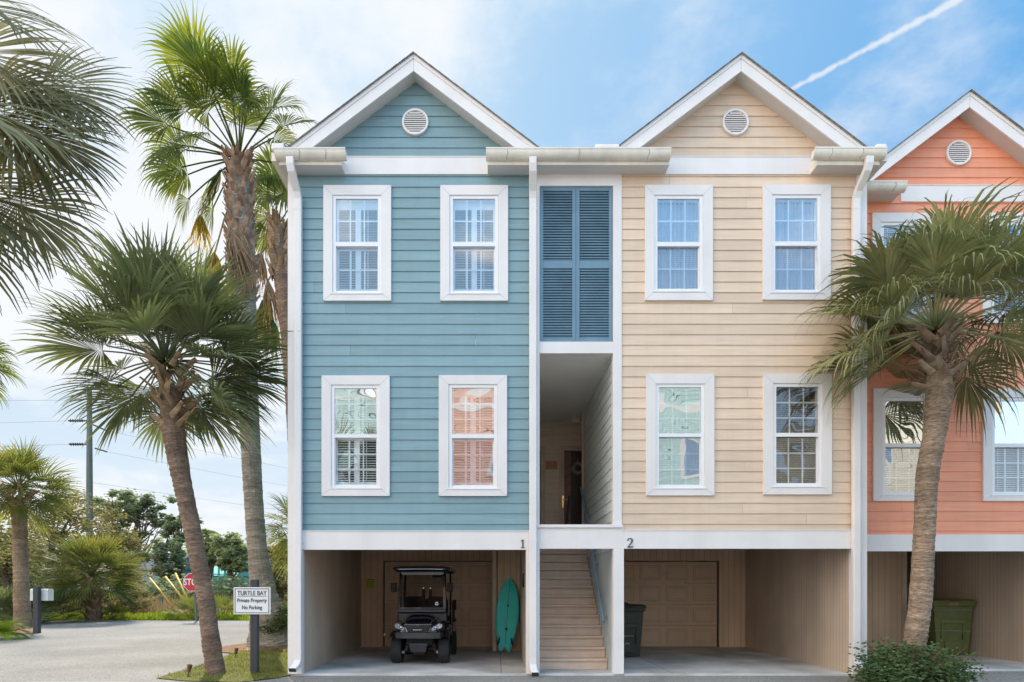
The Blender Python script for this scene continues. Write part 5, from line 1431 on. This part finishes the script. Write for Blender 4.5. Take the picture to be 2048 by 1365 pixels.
# ================================================================ TREES AND SHRUBS
def leaves(mb, clumps, n, size, rng, m=0, flat=1.0):
    tot = sum(c[1] ** 2 for c in clumps)
    for (c, r, tone) in clumps:
        k = int(n * r * r / tot)
        for _ in range(k):
            d = V((rng.gauss(0, .52), rng.gauss(0, .52), rng.gauss(0, .52)))
            if d.length > 1.7: continue
            wob = 1 + .45 * noise.noise((V(c) + d * r) * (1.4 / max(r, .3)))
            p = V(c) + V((d.x * r * 1.35, d.y * r * 1.2, d.z * r * flat)) * wob
            nrm = V((rng.gauss(0, 1), rng.gauss(0, 1), rng.gauss(0, 1))).normalized()
            u = nrm.cross(V((0, 0, 1)) if abs(nrm.z) < .9 else V((1, 0, 0))).normalized(); v = nrm.cross(u)
            s = size * rng.uniform(.6, 1.4)
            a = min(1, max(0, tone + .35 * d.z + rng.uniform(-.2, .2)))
            mb.face([p - u * s, p - v * s * .5, p + u * s, p + v * s * .5], m, a)

def tree(name, label, cat, base, yc, hgt_px, tr, clumps, n, size, leafm, seed, group=None, flat=.8, split=11, barkm='bark_tree', lean=0):
    """clumps: (px, py, radius px) of the foliage masses, filled out into smaller puffs"""
    rng = random.Random(seed); s = yc / FPX
    b = P(base[0], base[1], yc); b.z = -.1
    t = thing(name, label, cat, b, group)
    cl = []
    for (px, py, rp) in clumps:
        c = P(px, py, yc); r = rp * s
        for k in range(split):
            d = V((rng.gauss(0, .62), rng.gauss(0, .7), rng.gauss(0, .45))) * r
            cl.append((c + d, r * rng.uniform(.28, .55), rng.uniform(.1, .9)))
    tm = MB(); top = P(hgt_px[0], hgt_px[1], yc)
    pts = [b, b.lerp(top, .35) + V((rng.uniform(-1, 1) * tr, 0, 0)), b.lerp(top, .7) + V((rng.uniform(-2, 2) * tr, 0, 0)), top]
    tm.tube(pts, [tr * 1.3, tr, tr * .75, tr * .35], 8)
    for (c, r, _) in cl[::max(1, split // 3)]:
        k = rng.uniform(.55, .97); s0 = b.lerp(top, k)
        if s0.z > c.z: s0 = b.lerp(top, max(.2, k * .5))
        m_ = s0.lerp(c, .5) + V((0, 0, -.15 * (c - s0).length * rng.random()))
        tm.tube([s0, m_, c], [tr * .26, tr * .17, tr * .06], 5, cap=False)
    tm.build('trunk', barkm, t)
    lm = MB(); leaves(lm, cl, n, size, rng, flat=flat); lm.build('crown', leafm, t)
    return t
TG = 'trees behind the marsh road'
tree('oak_tree', 'large sunlit olive oak behind the mailbox and the roadside palm', 'tree', (95, 1232), 33, (105, 1060), .22, [(110, 1010, 42), (140, 1040, 44), (90, 1060, 44), (150, 1080, 40), (120, 1110, 42), (150, 1140, 40), (70, 1110, 38), (130, 1180, 36), (170, 1190, 30)], 7500, .085, 'olive', 1, TG)
tree('oak_tree', 'dark green oak filling the left edge behind the roadside palm', 'tree', (15, 1232), 35, (20, 1100), .25, [(15, 1060, 45), (-30, 1080, 50), (40, 1100, 40), (5, 1130, 45), (30, 1170, 40), (-40, 1160, 50)], 5000, .11, 'oak', 2, TG)
tree('oak_tree', 'pale olive oak between the utility pole and the tall pines', 'tree', (215, 1215), 42, (215, 1080), .2, [(200, 1030, 30), (225, 1060, 34), (250, 1080, 30), (215, 1095, 34), (240, 1120, 34), (205, 1140, 30), (262, 1110, 22), (250, 1160, 28), (215, 1180, 30)], 7000, .10, 'olive', 3, TG)
tree('shrub', 'thick olive shrub beside the short stout palm', 'shrub', (250, 1228), 33, (250, 1180), .1, [(245, 1165, 26), (265, 1190, 22), (235, 1200, 24), (150, 1215, 22), (262, 1212, 18), (130, 1200, 22)], 3500, .08, 'olive', 4, TG)
yc = 72
tree('pine_tree', 'tall umbrella pine, left one of the pair with open dark crowns', 'pine tree', (232, 1180), 70, (228, 1015), .32, [(215, 1008, 20), (240, 1010, 20), (225, 1030, 18), (258, 1032, 14), (245, 1048, 12), (205, 1028, 14), (232, 1060, 10)], 4800, .17, 'pine', 5, TG, .7, 9)
tree('pine_tree', 'tall umbrella pine with a bare forked trunk, right one of the pair', 'pine tree', (281, 1180), 70, (282, 1012), .34, [(270, 1005, 18), (292, 1003, 18), (282, 1018, 18), (306, 1025, 12), (262, 1030, 12), (318, 1036, 12), (328, 1048, 9), (276, 1070, 9), (290, 1068, 7), (312, 1045, 9)], 5200, .17, 'pine', 6, TG, .7, 9)
tree('pine_tree', 'dark pine with dense lower branches left of the leaning trunk', 'pine tree', (330, 1185), 64, (335, 1080), .3, [(322, 1095, 16), (345, 1110, 16), (315, 1125, 15), (335, 1140, 16), (318, 1150, 14), (352, 1085, 12), (350, 1135, 12)], 5200, .17, 'pine', 7, TG, .9, 9)
tree('pine_tree', 'slender pine whose crown touches the leaning palm trunk', 'pine tree', (361, 1185), 66, (356, 1045), .34, [(352, 1040, 14), (366, 1050, 12), (340, 1055, 12), (360, 1070, 11), (375, 1040, 12), (330, 1068, 9)], 3600, .17, 'pine', 8, TG, .8, 9)
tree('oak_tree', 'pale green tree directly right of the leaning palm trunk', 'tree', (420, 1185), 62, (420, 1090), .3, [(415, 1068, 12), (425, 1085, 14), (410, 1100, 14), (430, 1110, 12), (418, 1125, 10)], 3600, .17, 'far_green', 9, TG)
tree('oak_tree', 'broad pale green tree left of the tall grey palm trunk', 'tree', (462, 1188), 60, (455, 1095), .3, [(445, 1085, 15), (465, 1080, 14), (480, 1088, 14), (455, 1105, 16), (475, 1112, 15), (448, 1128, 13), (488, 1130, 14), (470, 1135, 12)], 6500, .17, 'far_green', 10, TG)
tree('oak_tree', 'olive tree seen between the tall palm trunk and the house corner', 'tree', (556, 1215), 40, (556, 1120), .2, [(548, 1110, 20), (568, 1120, 20), (555, 1145, 20), (575, 1160, 18), (548, 1175, 18), (570, 1190, 16)], 4200, .10, 'olive', 11, TG)
# far wood along the horizon: one mass
rng = random.Random(77); cl = []
for k in range(150):
    yy = rng.uniform(95, 125); px = rng.uniform(-900, 900) if k > 60 else rng.uniform(-50, 620)
    h = rng.uniform(4, 8.5) if k > 60 else rng.uniform(6, 10); cl.append((V((X(px, yy), yy - DIST, h * .42)), h * .44, rng.uniform(.1, .8)))
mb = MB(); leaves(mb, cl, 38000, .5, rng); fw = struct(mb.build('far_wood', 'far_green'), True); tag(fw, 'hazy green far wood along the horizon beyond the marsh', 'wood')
# thicket at the far edge of the marsh
cl = []
for k in range(60):
    px = rng.uniform(270, 560); yy = rng.uniform(55, 60); cl.append((V((X(px, yy), yy - DIST, rng.uniform(.3, 1.4))), rng.uniform(.7, 1.3), rng.uniform(0, .6)))
mb = MB(); leaves(mb, cl, 5000, .2, rng); fw = struct(mb.build('marsh_thicket', 'pine'), True); tag(fw, 'dark thicket at the far edge of the brown marsh', 'thicket')

def leafy(name, label, cat, loc, blobs, n, size, mtl, seed, twigs=0, tight=.8):
    rng = random.Random(seed); t = thing(name, label, cat, loc); mb = MB()
    cl = [(V(loc) + V((o[0] * tight, o[1] * tight, o[2])), r * tight, rng.uniform(.2, .8)) for o, r in blobs]
    leaves(mb, cl, n, size, rng, flat=.85)
    mb.v = [(x, y, max(z, .0 + rng.random() * .02)) for x, y, z in mb.v]
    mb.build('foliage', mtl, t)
    if twigs:
        tw = MB()
        for _ in range(twigs):
            a = rng.uniform(0, 6.28); r = rng.uniform(.1, .68); p = V(loc) + V((math.cos(a) * r * .5, math.sin(a) * r * .5, 0)); q = V(loc) + V((math.cos(a) * r * 1.15, math.sin(a) * r, rng.uniform(.3, .68)))
            tw.tube([p, p.lerp(q, .6) + V((0, 0, .08)), q], [.006, .005, .003], 4, a=rng.random())
        tw.build('twigs', 'shrub_red', t)
    return t
c = P(1822, 1365, 10.2); c.z = -.02
leafy('shrub', 'low glossy-leaved shrub around the foot of the right palm', 'shrub', c, [((0, 0, .28), .40), ((-.5, .05, .24), .36), ((.45, 0, .28), .38), ((-.75, -.05, .14), .26), ((.72, .1, .2), .26), ((-.25, -.3, .22), .36), ((.25, -.3, .25), .36), ((-.3, .3, .34), .34), ((.35, .3, .36), .34), ((0, .3, .3), .4), ((-.55, -.35, .14), .28), ((.6, -.35, .16), .28)], 12000, .032, 'shrub', 3, 90)
c = P(567, 1277, 19.5); c.z = 0
leafy('hedge', 'clipped dark green hedge between the tall palm and the house corner', 'hedge', c, [((x, y, z), .36) for x in (-.1, .35, .8) for y in (0, .6, 1.2, 1.8) for z in (.3, .75)], 5500, .045, 'hedge', 4)
# moss on the foot of the tall palm
mb = MB(); c = P(548, 1255, 16.6); rng = random.Random(6)
leaves(mb, [(c + V((.15, -.1, .05)), .22, .4), (c + V((-.1, -.2, -.02)), .18, .3), (c + V((.3, .0, .2)), .18, .5), (c + V((.25, .1, .45)), .12, .5)], 1500, .03, rng); mb.build('moss', 'moss', t3)

# ================================================================ GROUND
def sheet(name, poly, z, mtl, sub=None):
    mb = MB(); mb.face([(x, y, z) for x, y in poly]); return struct(mb.build(name, mtl))
sheet('ground', [(-3000, -3000), (3000, -3000), (3000, 3000), (-3000, 3000)], -.09, 'soil')
mb = MB(); pts = [(70, -60), (70, 14), (10.8, 14), (10.8, 8), (-3.4, 8), (-3.4, 18.3)] + [(x, 17.9 + .35 * math.sin(x * .31) + .15 * math.sin(x * 1.3)) for x in [-4.5 - k * .8 for k in range(26)]] + [(-24.5, 15.8), (-60, 15), (-60, -60)]
mb.face([(x, y, -.035) for x, y in pts][::-1])
rng = random.Random(5)
for (x, y, a, n) in ((-9, 6, .2, 26), (-13, 11, 2.9, 30), (-8, 13, .1, 24), (-10, 2, .5, 18), (1.5, -.9, .05, 22), (-2.5, -1.2, .6, 12), (6, -1.0, 2.8, 16)):   # hairline cracks
    p = V((x, y, -.0335)); w_ = .007
    for k in range(n):
        a += rng.uniform(-.45, .45); q = p + V((math.cos(a), math.sin(a) * .7, 0)) * rng.uniform(.1, .3)
        d = (q - p).normalized(); s_ = V((-d.y, d.x, 0)) * w_ * rng.uniform(.5, 1.3); mb.face([p - s_, q - s_, q + s_, p + s_], 1); p = q
struct(mb.build('road', ['asphalt', 'oil']))
mb = MB(); mb.box(X(580) + .0, X(1060), .002, BACK + .05, -.12, -.0); mb.box(X(1060) + .004, X(1247), .003, 1.4, -.12, -.001); mb.box(X(1247) + .004, X(1712), .002, BACK + .05, -.12, -.0)
mb.box(OX0 + .06, 10.8, .6, Y3 + BACK + .05, -.12, -.0); struct(mb.build('carport_floor', 'concrete', bevel=.01))
mb = MB()
for x in (X(1000, 11.6) + .02,): mb.box(x - .006, x + .006, .01, 4.8, -.02, .0008)
mb.box(3.05, 3.06, .01, 4.8, -.02, .0008); struct(mb.build('floor_joint', 'oil'))
# lawn beside the blue house
LP = [(-5.75, -.35), (-5.1, -.68), (-4.15, -.83), (-3.7, -.3), (-3.62, .0), (-3.62, 12.5), (-7.4, 12.5), (-6.6, 6), (-6.15, 4.4), (-5.95, 2.6), (-5.8, 1.2)]
sheet('lawn', LP, -.020, 'lawn')
def inside(p, poly):
    r = False; j = len(poly) - 1
    for i in range(len(poly)):
        if (poly[i][1] > p[1]) != (poly[j][1] > p[1]) and p[0] < (poly[j][0] - poly[i][0]) * (p[1] - poly[i][1]) / (poly[j][1] - poly[i][1]) + poly[i][0]: r = not r
        j = i
    return r
def blades(mb, pts, h, w, rng, n=1):
    for (x, y, z, s) in pts:
        for _ in range(n):
            a = rng.uniform(0, 6.28); l = rng.uniform(.2, .8) * h * s; hh = h * s * rng.uniform(.6, 1.3); ww = w * s
            p = V((x + rng.uniform(-.04, .04) * s, y + rng.uniform(-.04, .04) * s, z)); d = V((math.cos(a), math.sin(a), 0)); sd = V((-d.y, d.x, 0)) * ww
            m_ = p + d * l * .35 + V((0, 0, hh * .6)); t_ = p + d * l + V((0, 0, hh))
            tn = rng.random()
            mb.face([p - sd, p + sd, m_ + sd * .7, m_ - sd * .7], 0, tn); mb.face([m_ - sd * .7, m_ + sd * .7, t_], 0, tn)
rng = random.Random(31); mb = MB(); pts = []
while len(pts) < 11000:
    x, y = rng.uniform(-7.2, -3.6), rng.uniform(-.85, 9)
    if not inside((x, y), LP): continue
    if rng.random() < .3 + .7 * (noise.noise(V((x, y, 0)) * 1.6) * .5 + .5) and math.hypot(x + 5.85, y - 5.4) > 1.0:
        pts.append((x, y, -.02, rng.uniform(.7, 1.2)))
blades(mb, pts, .045, .006, rng); g = struct(mb.build('lawn_grass', 'grass'), True); tag(g, 'short patchy lawn grass beside the blue house', 'grass')
mb = MB(); mb.face([(-5.85 + 1.15 * math.cos(k / 9 * 3.1416), 5.2 + 1.6 * math.sin(k / 9 * 3.1416) , -.013) for k in range(20)]); struct(mb.build('straw_bed', 'pine_straw'))
BP = [(-15.6, 8.6), (-15.1, 9.8), (-15.8, 11.2), (-17.5, 12.6), (-21, 13), (-26, 12), (-26, 4), (-17.2, 6.6)]
sheet('straw_bed', BP, -.017, 'pine_straw')
mb = MB()
for _ in range(2600):                                     # loose pine needles on both beds
    if rng.random() < .45: x, y = -5.75 + rng.uniform(-.3, 1.2), 5.3 + rng.uniform(-1.4, 1.4)
    else: x, y = rng.uniform(-20, -15.2), rng.uniform(6.5, 12.5)
    if x < -10 and not inside((x, y), BP): continue
    a = rng.uniform(0, 6.28); l = rng.uniform(.05, .13); d = V((math.cos(a), math.sin(a), rng.uniform(-.1, .3))) * l; s = V((-math.sin(a), math.cos(a), 0)) * .007; p = V((x, y, rng.uniform(-.01, .03)))
    mb.face([p - d - s, p + d - s, p + d + s, p - d + s], 0, rng.random())
g = struct(mb.build('pine_needles', 'dead_leaf'), True); tag(g, 'loose brown pine needles on the planting beds', 'pine straw')
mb = MB(); mb.box(-7.6, -5.95, -1.6, -.78, -.10, -.022); struct(mb.build('concrete_apron', 'concrete_pale', bevel=.01))
# verge and marsh beyond the road
VP = [(-3.2, 18.4)] + [(x, 17.95 + .35 * math.sin(x * .31) + .15 * math.sin(x * 1.3)) for x in [-4.5 - k * .8 for k in range(26)]] + [(-24.5, 15.9), (-60, 15.1), (-60, 22), (-3.2, 22.5)]
sheet('verge', VP[::-1], -.030, 'lawn')
mb = MB(); pts = []
while len(pts) < 9000:
    x = rng.uniform(-26, -5.5); e = 17.95 + .35 * math.sin(x * .31) + .15 * math.sin(x * 1.3)
    y = e + abs(rng.gauss(0, 1.3)) - .1
    if y > 22.2: continue
    s = .55 + .9 * (noise.noise(V((x * .6, y * .6, 3))) * .5 + .5) * min(1, (y - e + .25))
    pts.append((x, y, -.04, s))
blades(mb, pts, .30, .022, rng); g = struct(mb.build('verge_weeds', 'weed'), True); tag(g, 'bright green weeds along the far edge of the road', 'weeds')
mb = MB(); pts = []
while len(pts) < 12000:
    y = 21.5 + 36 * rng.random() ** 1.6; x = -rng.uniform(.12, .75) * (y + DIST) + 0
    if noise.noise(V((x * .25, y * .25, 9))) < -.28: continue
    pts.append((x, y, -.1, rng.uniform(.7, 1.35) * (1 + (y - 21) * .012)))
blades(mb, pts, .62, .018, rng); g = struct(mb.build('marsh_grass', 'marsh'), True); tag(g, 'dry brown marsh grass beyond the road', 'marsh grass')

# ---- houses on the far side of the marsh
def cottage(name, label, px0, px1, py0, pyr, yc, wall, roofm, wins, seed=0):
    a, b = X(px0, yc), X(px1, yc); y = yc - DIST; ze, zr = Z(py0, yc), Z(pyr, yc)
    t = thing(name, label, 'house', ((a + b) / 2, y, 0), 'far houses across the marsh')
    mb = MB(); mb.box(a, b, y, y + 7, -.2, ze); mb.build('wall', wall, t)
    mb = MB(); f = lambda x, yy, z: (yy, x, z)
    mb.prism([(y - .5, ze - .1), (y + 3.5, zr), (y + 7.5, ze - .1)], a - .4, b + .4, f=lambda x, yy, z: (yy, x, z)); mb.build('roof', roofm, t)
    for (p0, p1, q0, q1) in wins:
        mb = MB(); mb.box(X(p0, yc) - .08, X(p1, yc) + .08, y - .05, y - .002, Z(q1, yc) - .08, Z(q0, yc) + .08); w = mb.build('window', 'white', t)
        mb = MB(); mb.box(X(p0, yc), X(p1, yc), y - .07, y - .051, Z(q1, yc), Z(q0, yc)); mb.build('pane', 'interior', w)
    return t
cottage('house', 'blue-grey house with a dark roof half hidden by the dark pine', 281, 345, 1138, 1103, 68, 'grey_house', 'distant_roof', [(299, 304, 1141, 1150), (318, 322, 1141, 1150)])
tq = cottage('house', 'bright turquoise house on the far side of the marsh right of the leaning trunk', 408, 470, 1150, 1120, 66, 'teal_house', 'teal_house', [(430, 434, 1156, 1165)])
mb = MB(); yq = 66 - DIST
for px in (410, 419, 428, 440, 452, 464):
    mb.box(X(px, 65) - .07, X(px, 65) + .07, yq - 1.35, yq - 1.2, -.2, Z(1122, 65))
mb.box(X(408, 65), X(468, 65), yq - 1.36, yq - 1.19, Z(1150, 65), Z(1148, 65)); mb.build('porch_frame', 'teal_house', tq)
cottage('house', 'pale grey house with white porch posts behind the broad pale tree', 455, 500, 1152, 1118, 74, 'grey_house', 'distant_roof', [(466, 470, 1156, 1164), (478, 482, 1156, 1164)])

# ---- the sunlit houses across the street, seen mirrored in the windows
def opposite(x0, x1, col, label, ytop=10.2):
    y = -20.0; WT = 10.4
    t = thing('townhouse', label, 'house', ((x0 + x1) / 2, y, 0), 'sunlit houses across the street')
    mb = MB(); cx = (x0 + x1) / 2; hw_ = (x1 - x0) / 2
    f = lambda u, z, d: (u, y + d, z)
    lap(mb, x0, x1, 2.4, WT, [], f); lap(mb, x0, x1, WT, WT + 2.2, [], f, tri=(cx, WT + .75 * hw_, .75))
    mb.box(x0, x1, y - 9, y - .02, 2.4, WT - .1); mb.build('siding', col, t)
    mb = MB(); mb.box(x0, x0 + .3, y - .1, y + .02, 0, 2.4); mb.box(x1 - .3, x1, y - .1, y + .021, 0, 2.4); mb.box(x0, x1, y - .1, y + .03, 2.2, 2.5); mb.box(x0, x1, y - .01, y + .03, WT - .25, WT + .1)
    for s in (-1, 1):
        q = [(cx, WT + .75 * hw_ + .25), (cx, WT + .75 * hw_ - .05), (cx + s * (hw_ + .3), WT - .3), (cx + s * (hw_ + .3), WT)]
        rk = MB(); rk.prism(q if s < 0 else q[::-1], y + .2, y + .25 + .002 * s); rk.build('rake_board', 'white', t)
    mb.build('trim', 'white', t)
    mb = MB()
    for s in (-1, 1):
        q = [(cx, WT + .75 * hw_ + .26), (cx + s * (hw_ + .3), WT + .01), (cx + s * (hw_ + .3), WT + .08), (cx, WT + .75 * hw_ + .33)]
        mb.prism(q if s > 0 else q[::-1], y - 9, y + .3)
    mb.build('roof', 'shingle', t)
    for wx in (cx - hw_ * .5, cx + hw_ * .5):
        for z in (4.2, 7.6):
            mb = MB(); mb.box(wx - .58, wx + .58, y + .02, y + .05, z - .95, z + .95); w = mb.build('window', 'white', t)
            mb = MB(); mb.box(wx - .36, wx + .36, y + .051, y + .055, z - .72, z + .72); mb.build('pane', GL['sky'], w)
opposite(-4.4, 1.6, 'faded_coral_siding', 'coral house across the street, mirrored pink in the lower right window of the blue house', 12)
opposite(-10.8, -5.0, 'aqua_siding', 'aqua house across the street, mirrored in the lower left window of the blue house', 12)
opposite(4.6, 11.2, 'aqua_siding', 'aqua house across the street, mirrored in the lower left window of the cream house', 12)
opposite(17.2, 24.5, 'pale_siding', 'pale house across the street, mirrored in the lower left window of the coral house', 12)

# ================================================================ SKY, SUN, CAMERA
SUN_EL, SUN_AZ = math.radians(39), math.radians(-24)       # azimuth measured from +y towards +x
w = bpy.data.worlds.new('World'); SC.world = w; w.use_nodes = True
nt = w.node_tree; L = nt.links.new; bg = nt.nodes['Background']
sky = nd(nt, 'ShaderNodeTexSky', sky_type='NISHITA'); sky.sun_disc = False
sky.sun_elevation = SUN_EL; sky.sun_rotation = SUN_AZ; sky.air_density = 1.0; sky.dust_density = .6; sky.ozone_density = 2.0
tc = nd(nt, 'ShaderNodeTexCoord'); D_ = tc.outputs['Generated']
sep = nd(nt, 'ShaderNodeSeparateXYZ'); L(D_, sep.inputs[0])
def mth(op, a, b=None, c=None, clamp=False):
    n = nd(nt, 'ShaderNodeMath', operation=op); n.use_clamp = clamp
    for i, x in enumerate((a, b, c)):
        if x is None: continue
        if isinstance(x, (int, float)): n.inputs[i].default_value = x
        else: L(x, n.inputs[i])
    return n.outputs[0]
def dotv(v):
    n = nd(nt, 'ShaderNodeVectorMath', operation='DOT_PRODUCT'); L(D_, n.inputs[0]); n.inputs[1].default_value = v; return n.outputs['Value']
def mrange(x, a, b, c=0, d=1, smooth=True):
    n = nd(nt, 'ShaderNodeMapRange'); n.interpolation_type = 'SMOOTHSTEP' if smooth else 'LINEAR'; n.clamp = True
    for k, q in (('From Min', a), ('From Max', b), ('To Min', c), ('To Max', d)): n.inputs[k].default_value = q
    L(x, n.inputs['Value']); return n.outputs['Result']
def cmix(f, a, b):
    n = nd(nt, 'ShaderNodeMix', data_type='RGBA')
    for i, x in ((0, f), (6, a), (7, b)):
        if isinstance(x, (int, float)): n.inputs[i].default_value = x
        elif isinstance(x, tuple): n.inputs[i].default_value = rgb(x)
        else: L(x, n.inputs[i])
    return n.outputs[2]
# cloud deck at height 1: direction projected on it
zz = mth('MAXIMUM', sep.outputs[2], .0); den = mth('ADD', zz, .16)
cv = nd(nt, 'ShaderNodeCombineXYZ'); L(mth('DIVIDE', sep.outputs[0], den), cv.inputs[0]); L(mth('DIVIDE', sep.outputs[1], den), cv.inputs[1]); cv.inputs[2].default_value = 3.7
n1 = nd(nt, 'ShaderNodeTexNoise'); n1.inputs['Scale'].default_value = .9; n1.inputs['Detail'].default_value = 7; n1.inputs['Roughness'].default_value = .55; n1.inputs['Distortion'].default_value = .4
L(cv.outputs[0], n1.inputs['Vector'])
n2 = nd(nt, 'ShaderNodeTexNoise'); n2.inputs['Scale'].default_value = 2.6; n2.inputs['Detail'].default_value = 6; n2.inputs['Roughness'].default_value = .6
L(cv.outputs[0], n2.inputs['Vector'])
sd = V((math.sin(SUN_AZ) * math.cos(SUN_EL), math.cos(SUN_AZ) * math.cos(SUN_EL), math.sin(SUN_EL)))
rear_fill = mrange(sep.outputs[1], .25, -.4)                   # added fill: sky behind the camera brightened and warmed for the shaded fronts
left = dotv((-.85, .35, -.15))                                # more cloud towards the left and low down
cov = mth('ADD', mth('ADD', mth('MULTIPLY', left, .27), mth('MULTIPLY', rear_fill, .06)), mth('ADD', n1.outputs['Fac'], mth('MULTIPLY', mth('SUBTRACT', n2.outputs['Fac'], .5), .5)))
cloud = mrange(cov, .50, .72)
toSun = dotv(tuple(sd))
glow = mth('POWER', mth('MAXIMUM', toSun, 0.0), 5.0)
K = 10.0                                                   # the Background strength of .1 brings this back to 1
base = nd(nt, 'ShaderNodeVectorMath', operation='SCALE'); L(sky.outputs[0], base.inputs[0]); base.inputs['Scale'].default_value = 1.0
hz = mrange(sep.outputs[2], .0, .55)
deep = cmix(mrange(sep.outputs[0], -.25, .62), (K * .44, K * .72, K * .97), (K * .15, K * .47, K * .90))
skyc = cmix(.9, base.outputs[0], cmix(hz, (K * .76, K * .86, K * .96), deep))
skyc2 = cmix(mth('MULTIPLY', glow, .2, clamp=True), skyc, (K * .98, K * .98, K * .98))
cb = mth('ADD', 1.05, mth('MULTIPLY', rear_fill, 2.8))
cl_ = nd(nt, 'ShaderNodeVectorMath', operation='SCALE'); L(cmix(rear_fill, (K * .93, K * .945, K * .97), (K * 1.04, K * .91, K * .78)), cl_.inputs[0]); L(cb, cl_.inputs['Scale'])
skyb = nd(nt, 'ShaderNodeVectorMath', operation='SCALE'); L(skyc2, skyb.inputs[0]); L(mth('ADD', 1.0, mth('MULTIPLY', rear_fill, 1.1)), skyb.inputs['Scale'])
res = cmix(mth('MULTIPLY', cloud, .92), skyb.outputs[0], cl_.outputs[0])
# vapour trail of a high aeroplane
da, db = P(1560, 190, 1).normalized() if False else V(((1572 - 995) / FPX, 1, (1172 - 185) / FPX)).normalized(), V(((1925 - 995) / FPX, 1, (1172 + 4) / FPX)).normalized()
nn_ = da.cross(db).normalized(); along = (db - da * da.dot(db)).normalized()
s_al = dotv(tuple(along)); s_ac = mth('ABSOLUTE', mth('ADD', dotv(tuple(nn_)), mth('MULTIPLY', mth('SUBTRACT', n2.outputs['Fac'], .5), .003)))
n3 = nd(nt, 'ShaderNodeTexNoise'); n3.inputs['Scale'].default_value = 85; n3.inputs['Detail'].default_value = 3; L(D_, n3.inputs['Vector'])
wd = mrange(s_al, -.02, .25, .0026, .0048, False)
edge = mth('SUBTRACT', wd, mth('MULTIPLY', mth('SUBTRACT', n3.outputs['Fac'], .45), .007))
tr_ = mth('MULTIPLY', mth('MULTIPLY', mrange(mth('SUBTRACT', edge, s_ac), -.0015, .003), mrange(dotv((0, 1, 0)), 0, .1)), mrange(s_al, -.05, .0))
res = cmix(mth('MULTIPLY', tr_, .7), res, (K * .93, K * .95, K * .98))
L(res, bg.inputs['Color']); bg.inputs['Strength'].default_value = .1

sl = bpy.data.lights.new('sun', 'SUN'); sl.energy = 5.0; sl.angle = math.radians(.5); sl.color = (1, .93, .82)
so = bpy.data.objects.new('sun', sl); COL.objects.link(so); so.rotation_euler = (-sd).to_track_quat('-Z', 'Y').to_euler(); so.location = (-10, 20, 25)

cam = bpy.data.cameras.new('camera'); co = bpy.data.objects.new('camera', cam); COL.objects.link(co)
co.location = (0, -DIST, EYE); co.rotation_euler = (math.pi / 2, 0, 0)
cam.sensor_width = 36; cam.lens = FPX / 2048 * 36; cam.shift_x = (1024 - 995) / 2048; cam.shift_y = (1172 - 682.5) / 2048
cam.clip_start = .05; cam.clip_end = 8000
SC.camera = co
SC.view_settings.view_transform = 'Standard'; SC.view_settings.look = 'None'; SC.view_settings.exposure = 0; SC.view_settings.gamma = 1
SC.render.engine = 'CYCLES'
cy = SC.cycles
cy.use_denoising = True
cy.max_bounces = 10; cy.diffuse_bounces = 6; cy.glossy_bounces = 4; cy.transmission_bounces = 4; cy.transparent_max_bounces = 10
cy.sample_clamp_indirect = 8
cy.caustics_reflective = False; cy.caustics_refractive = False
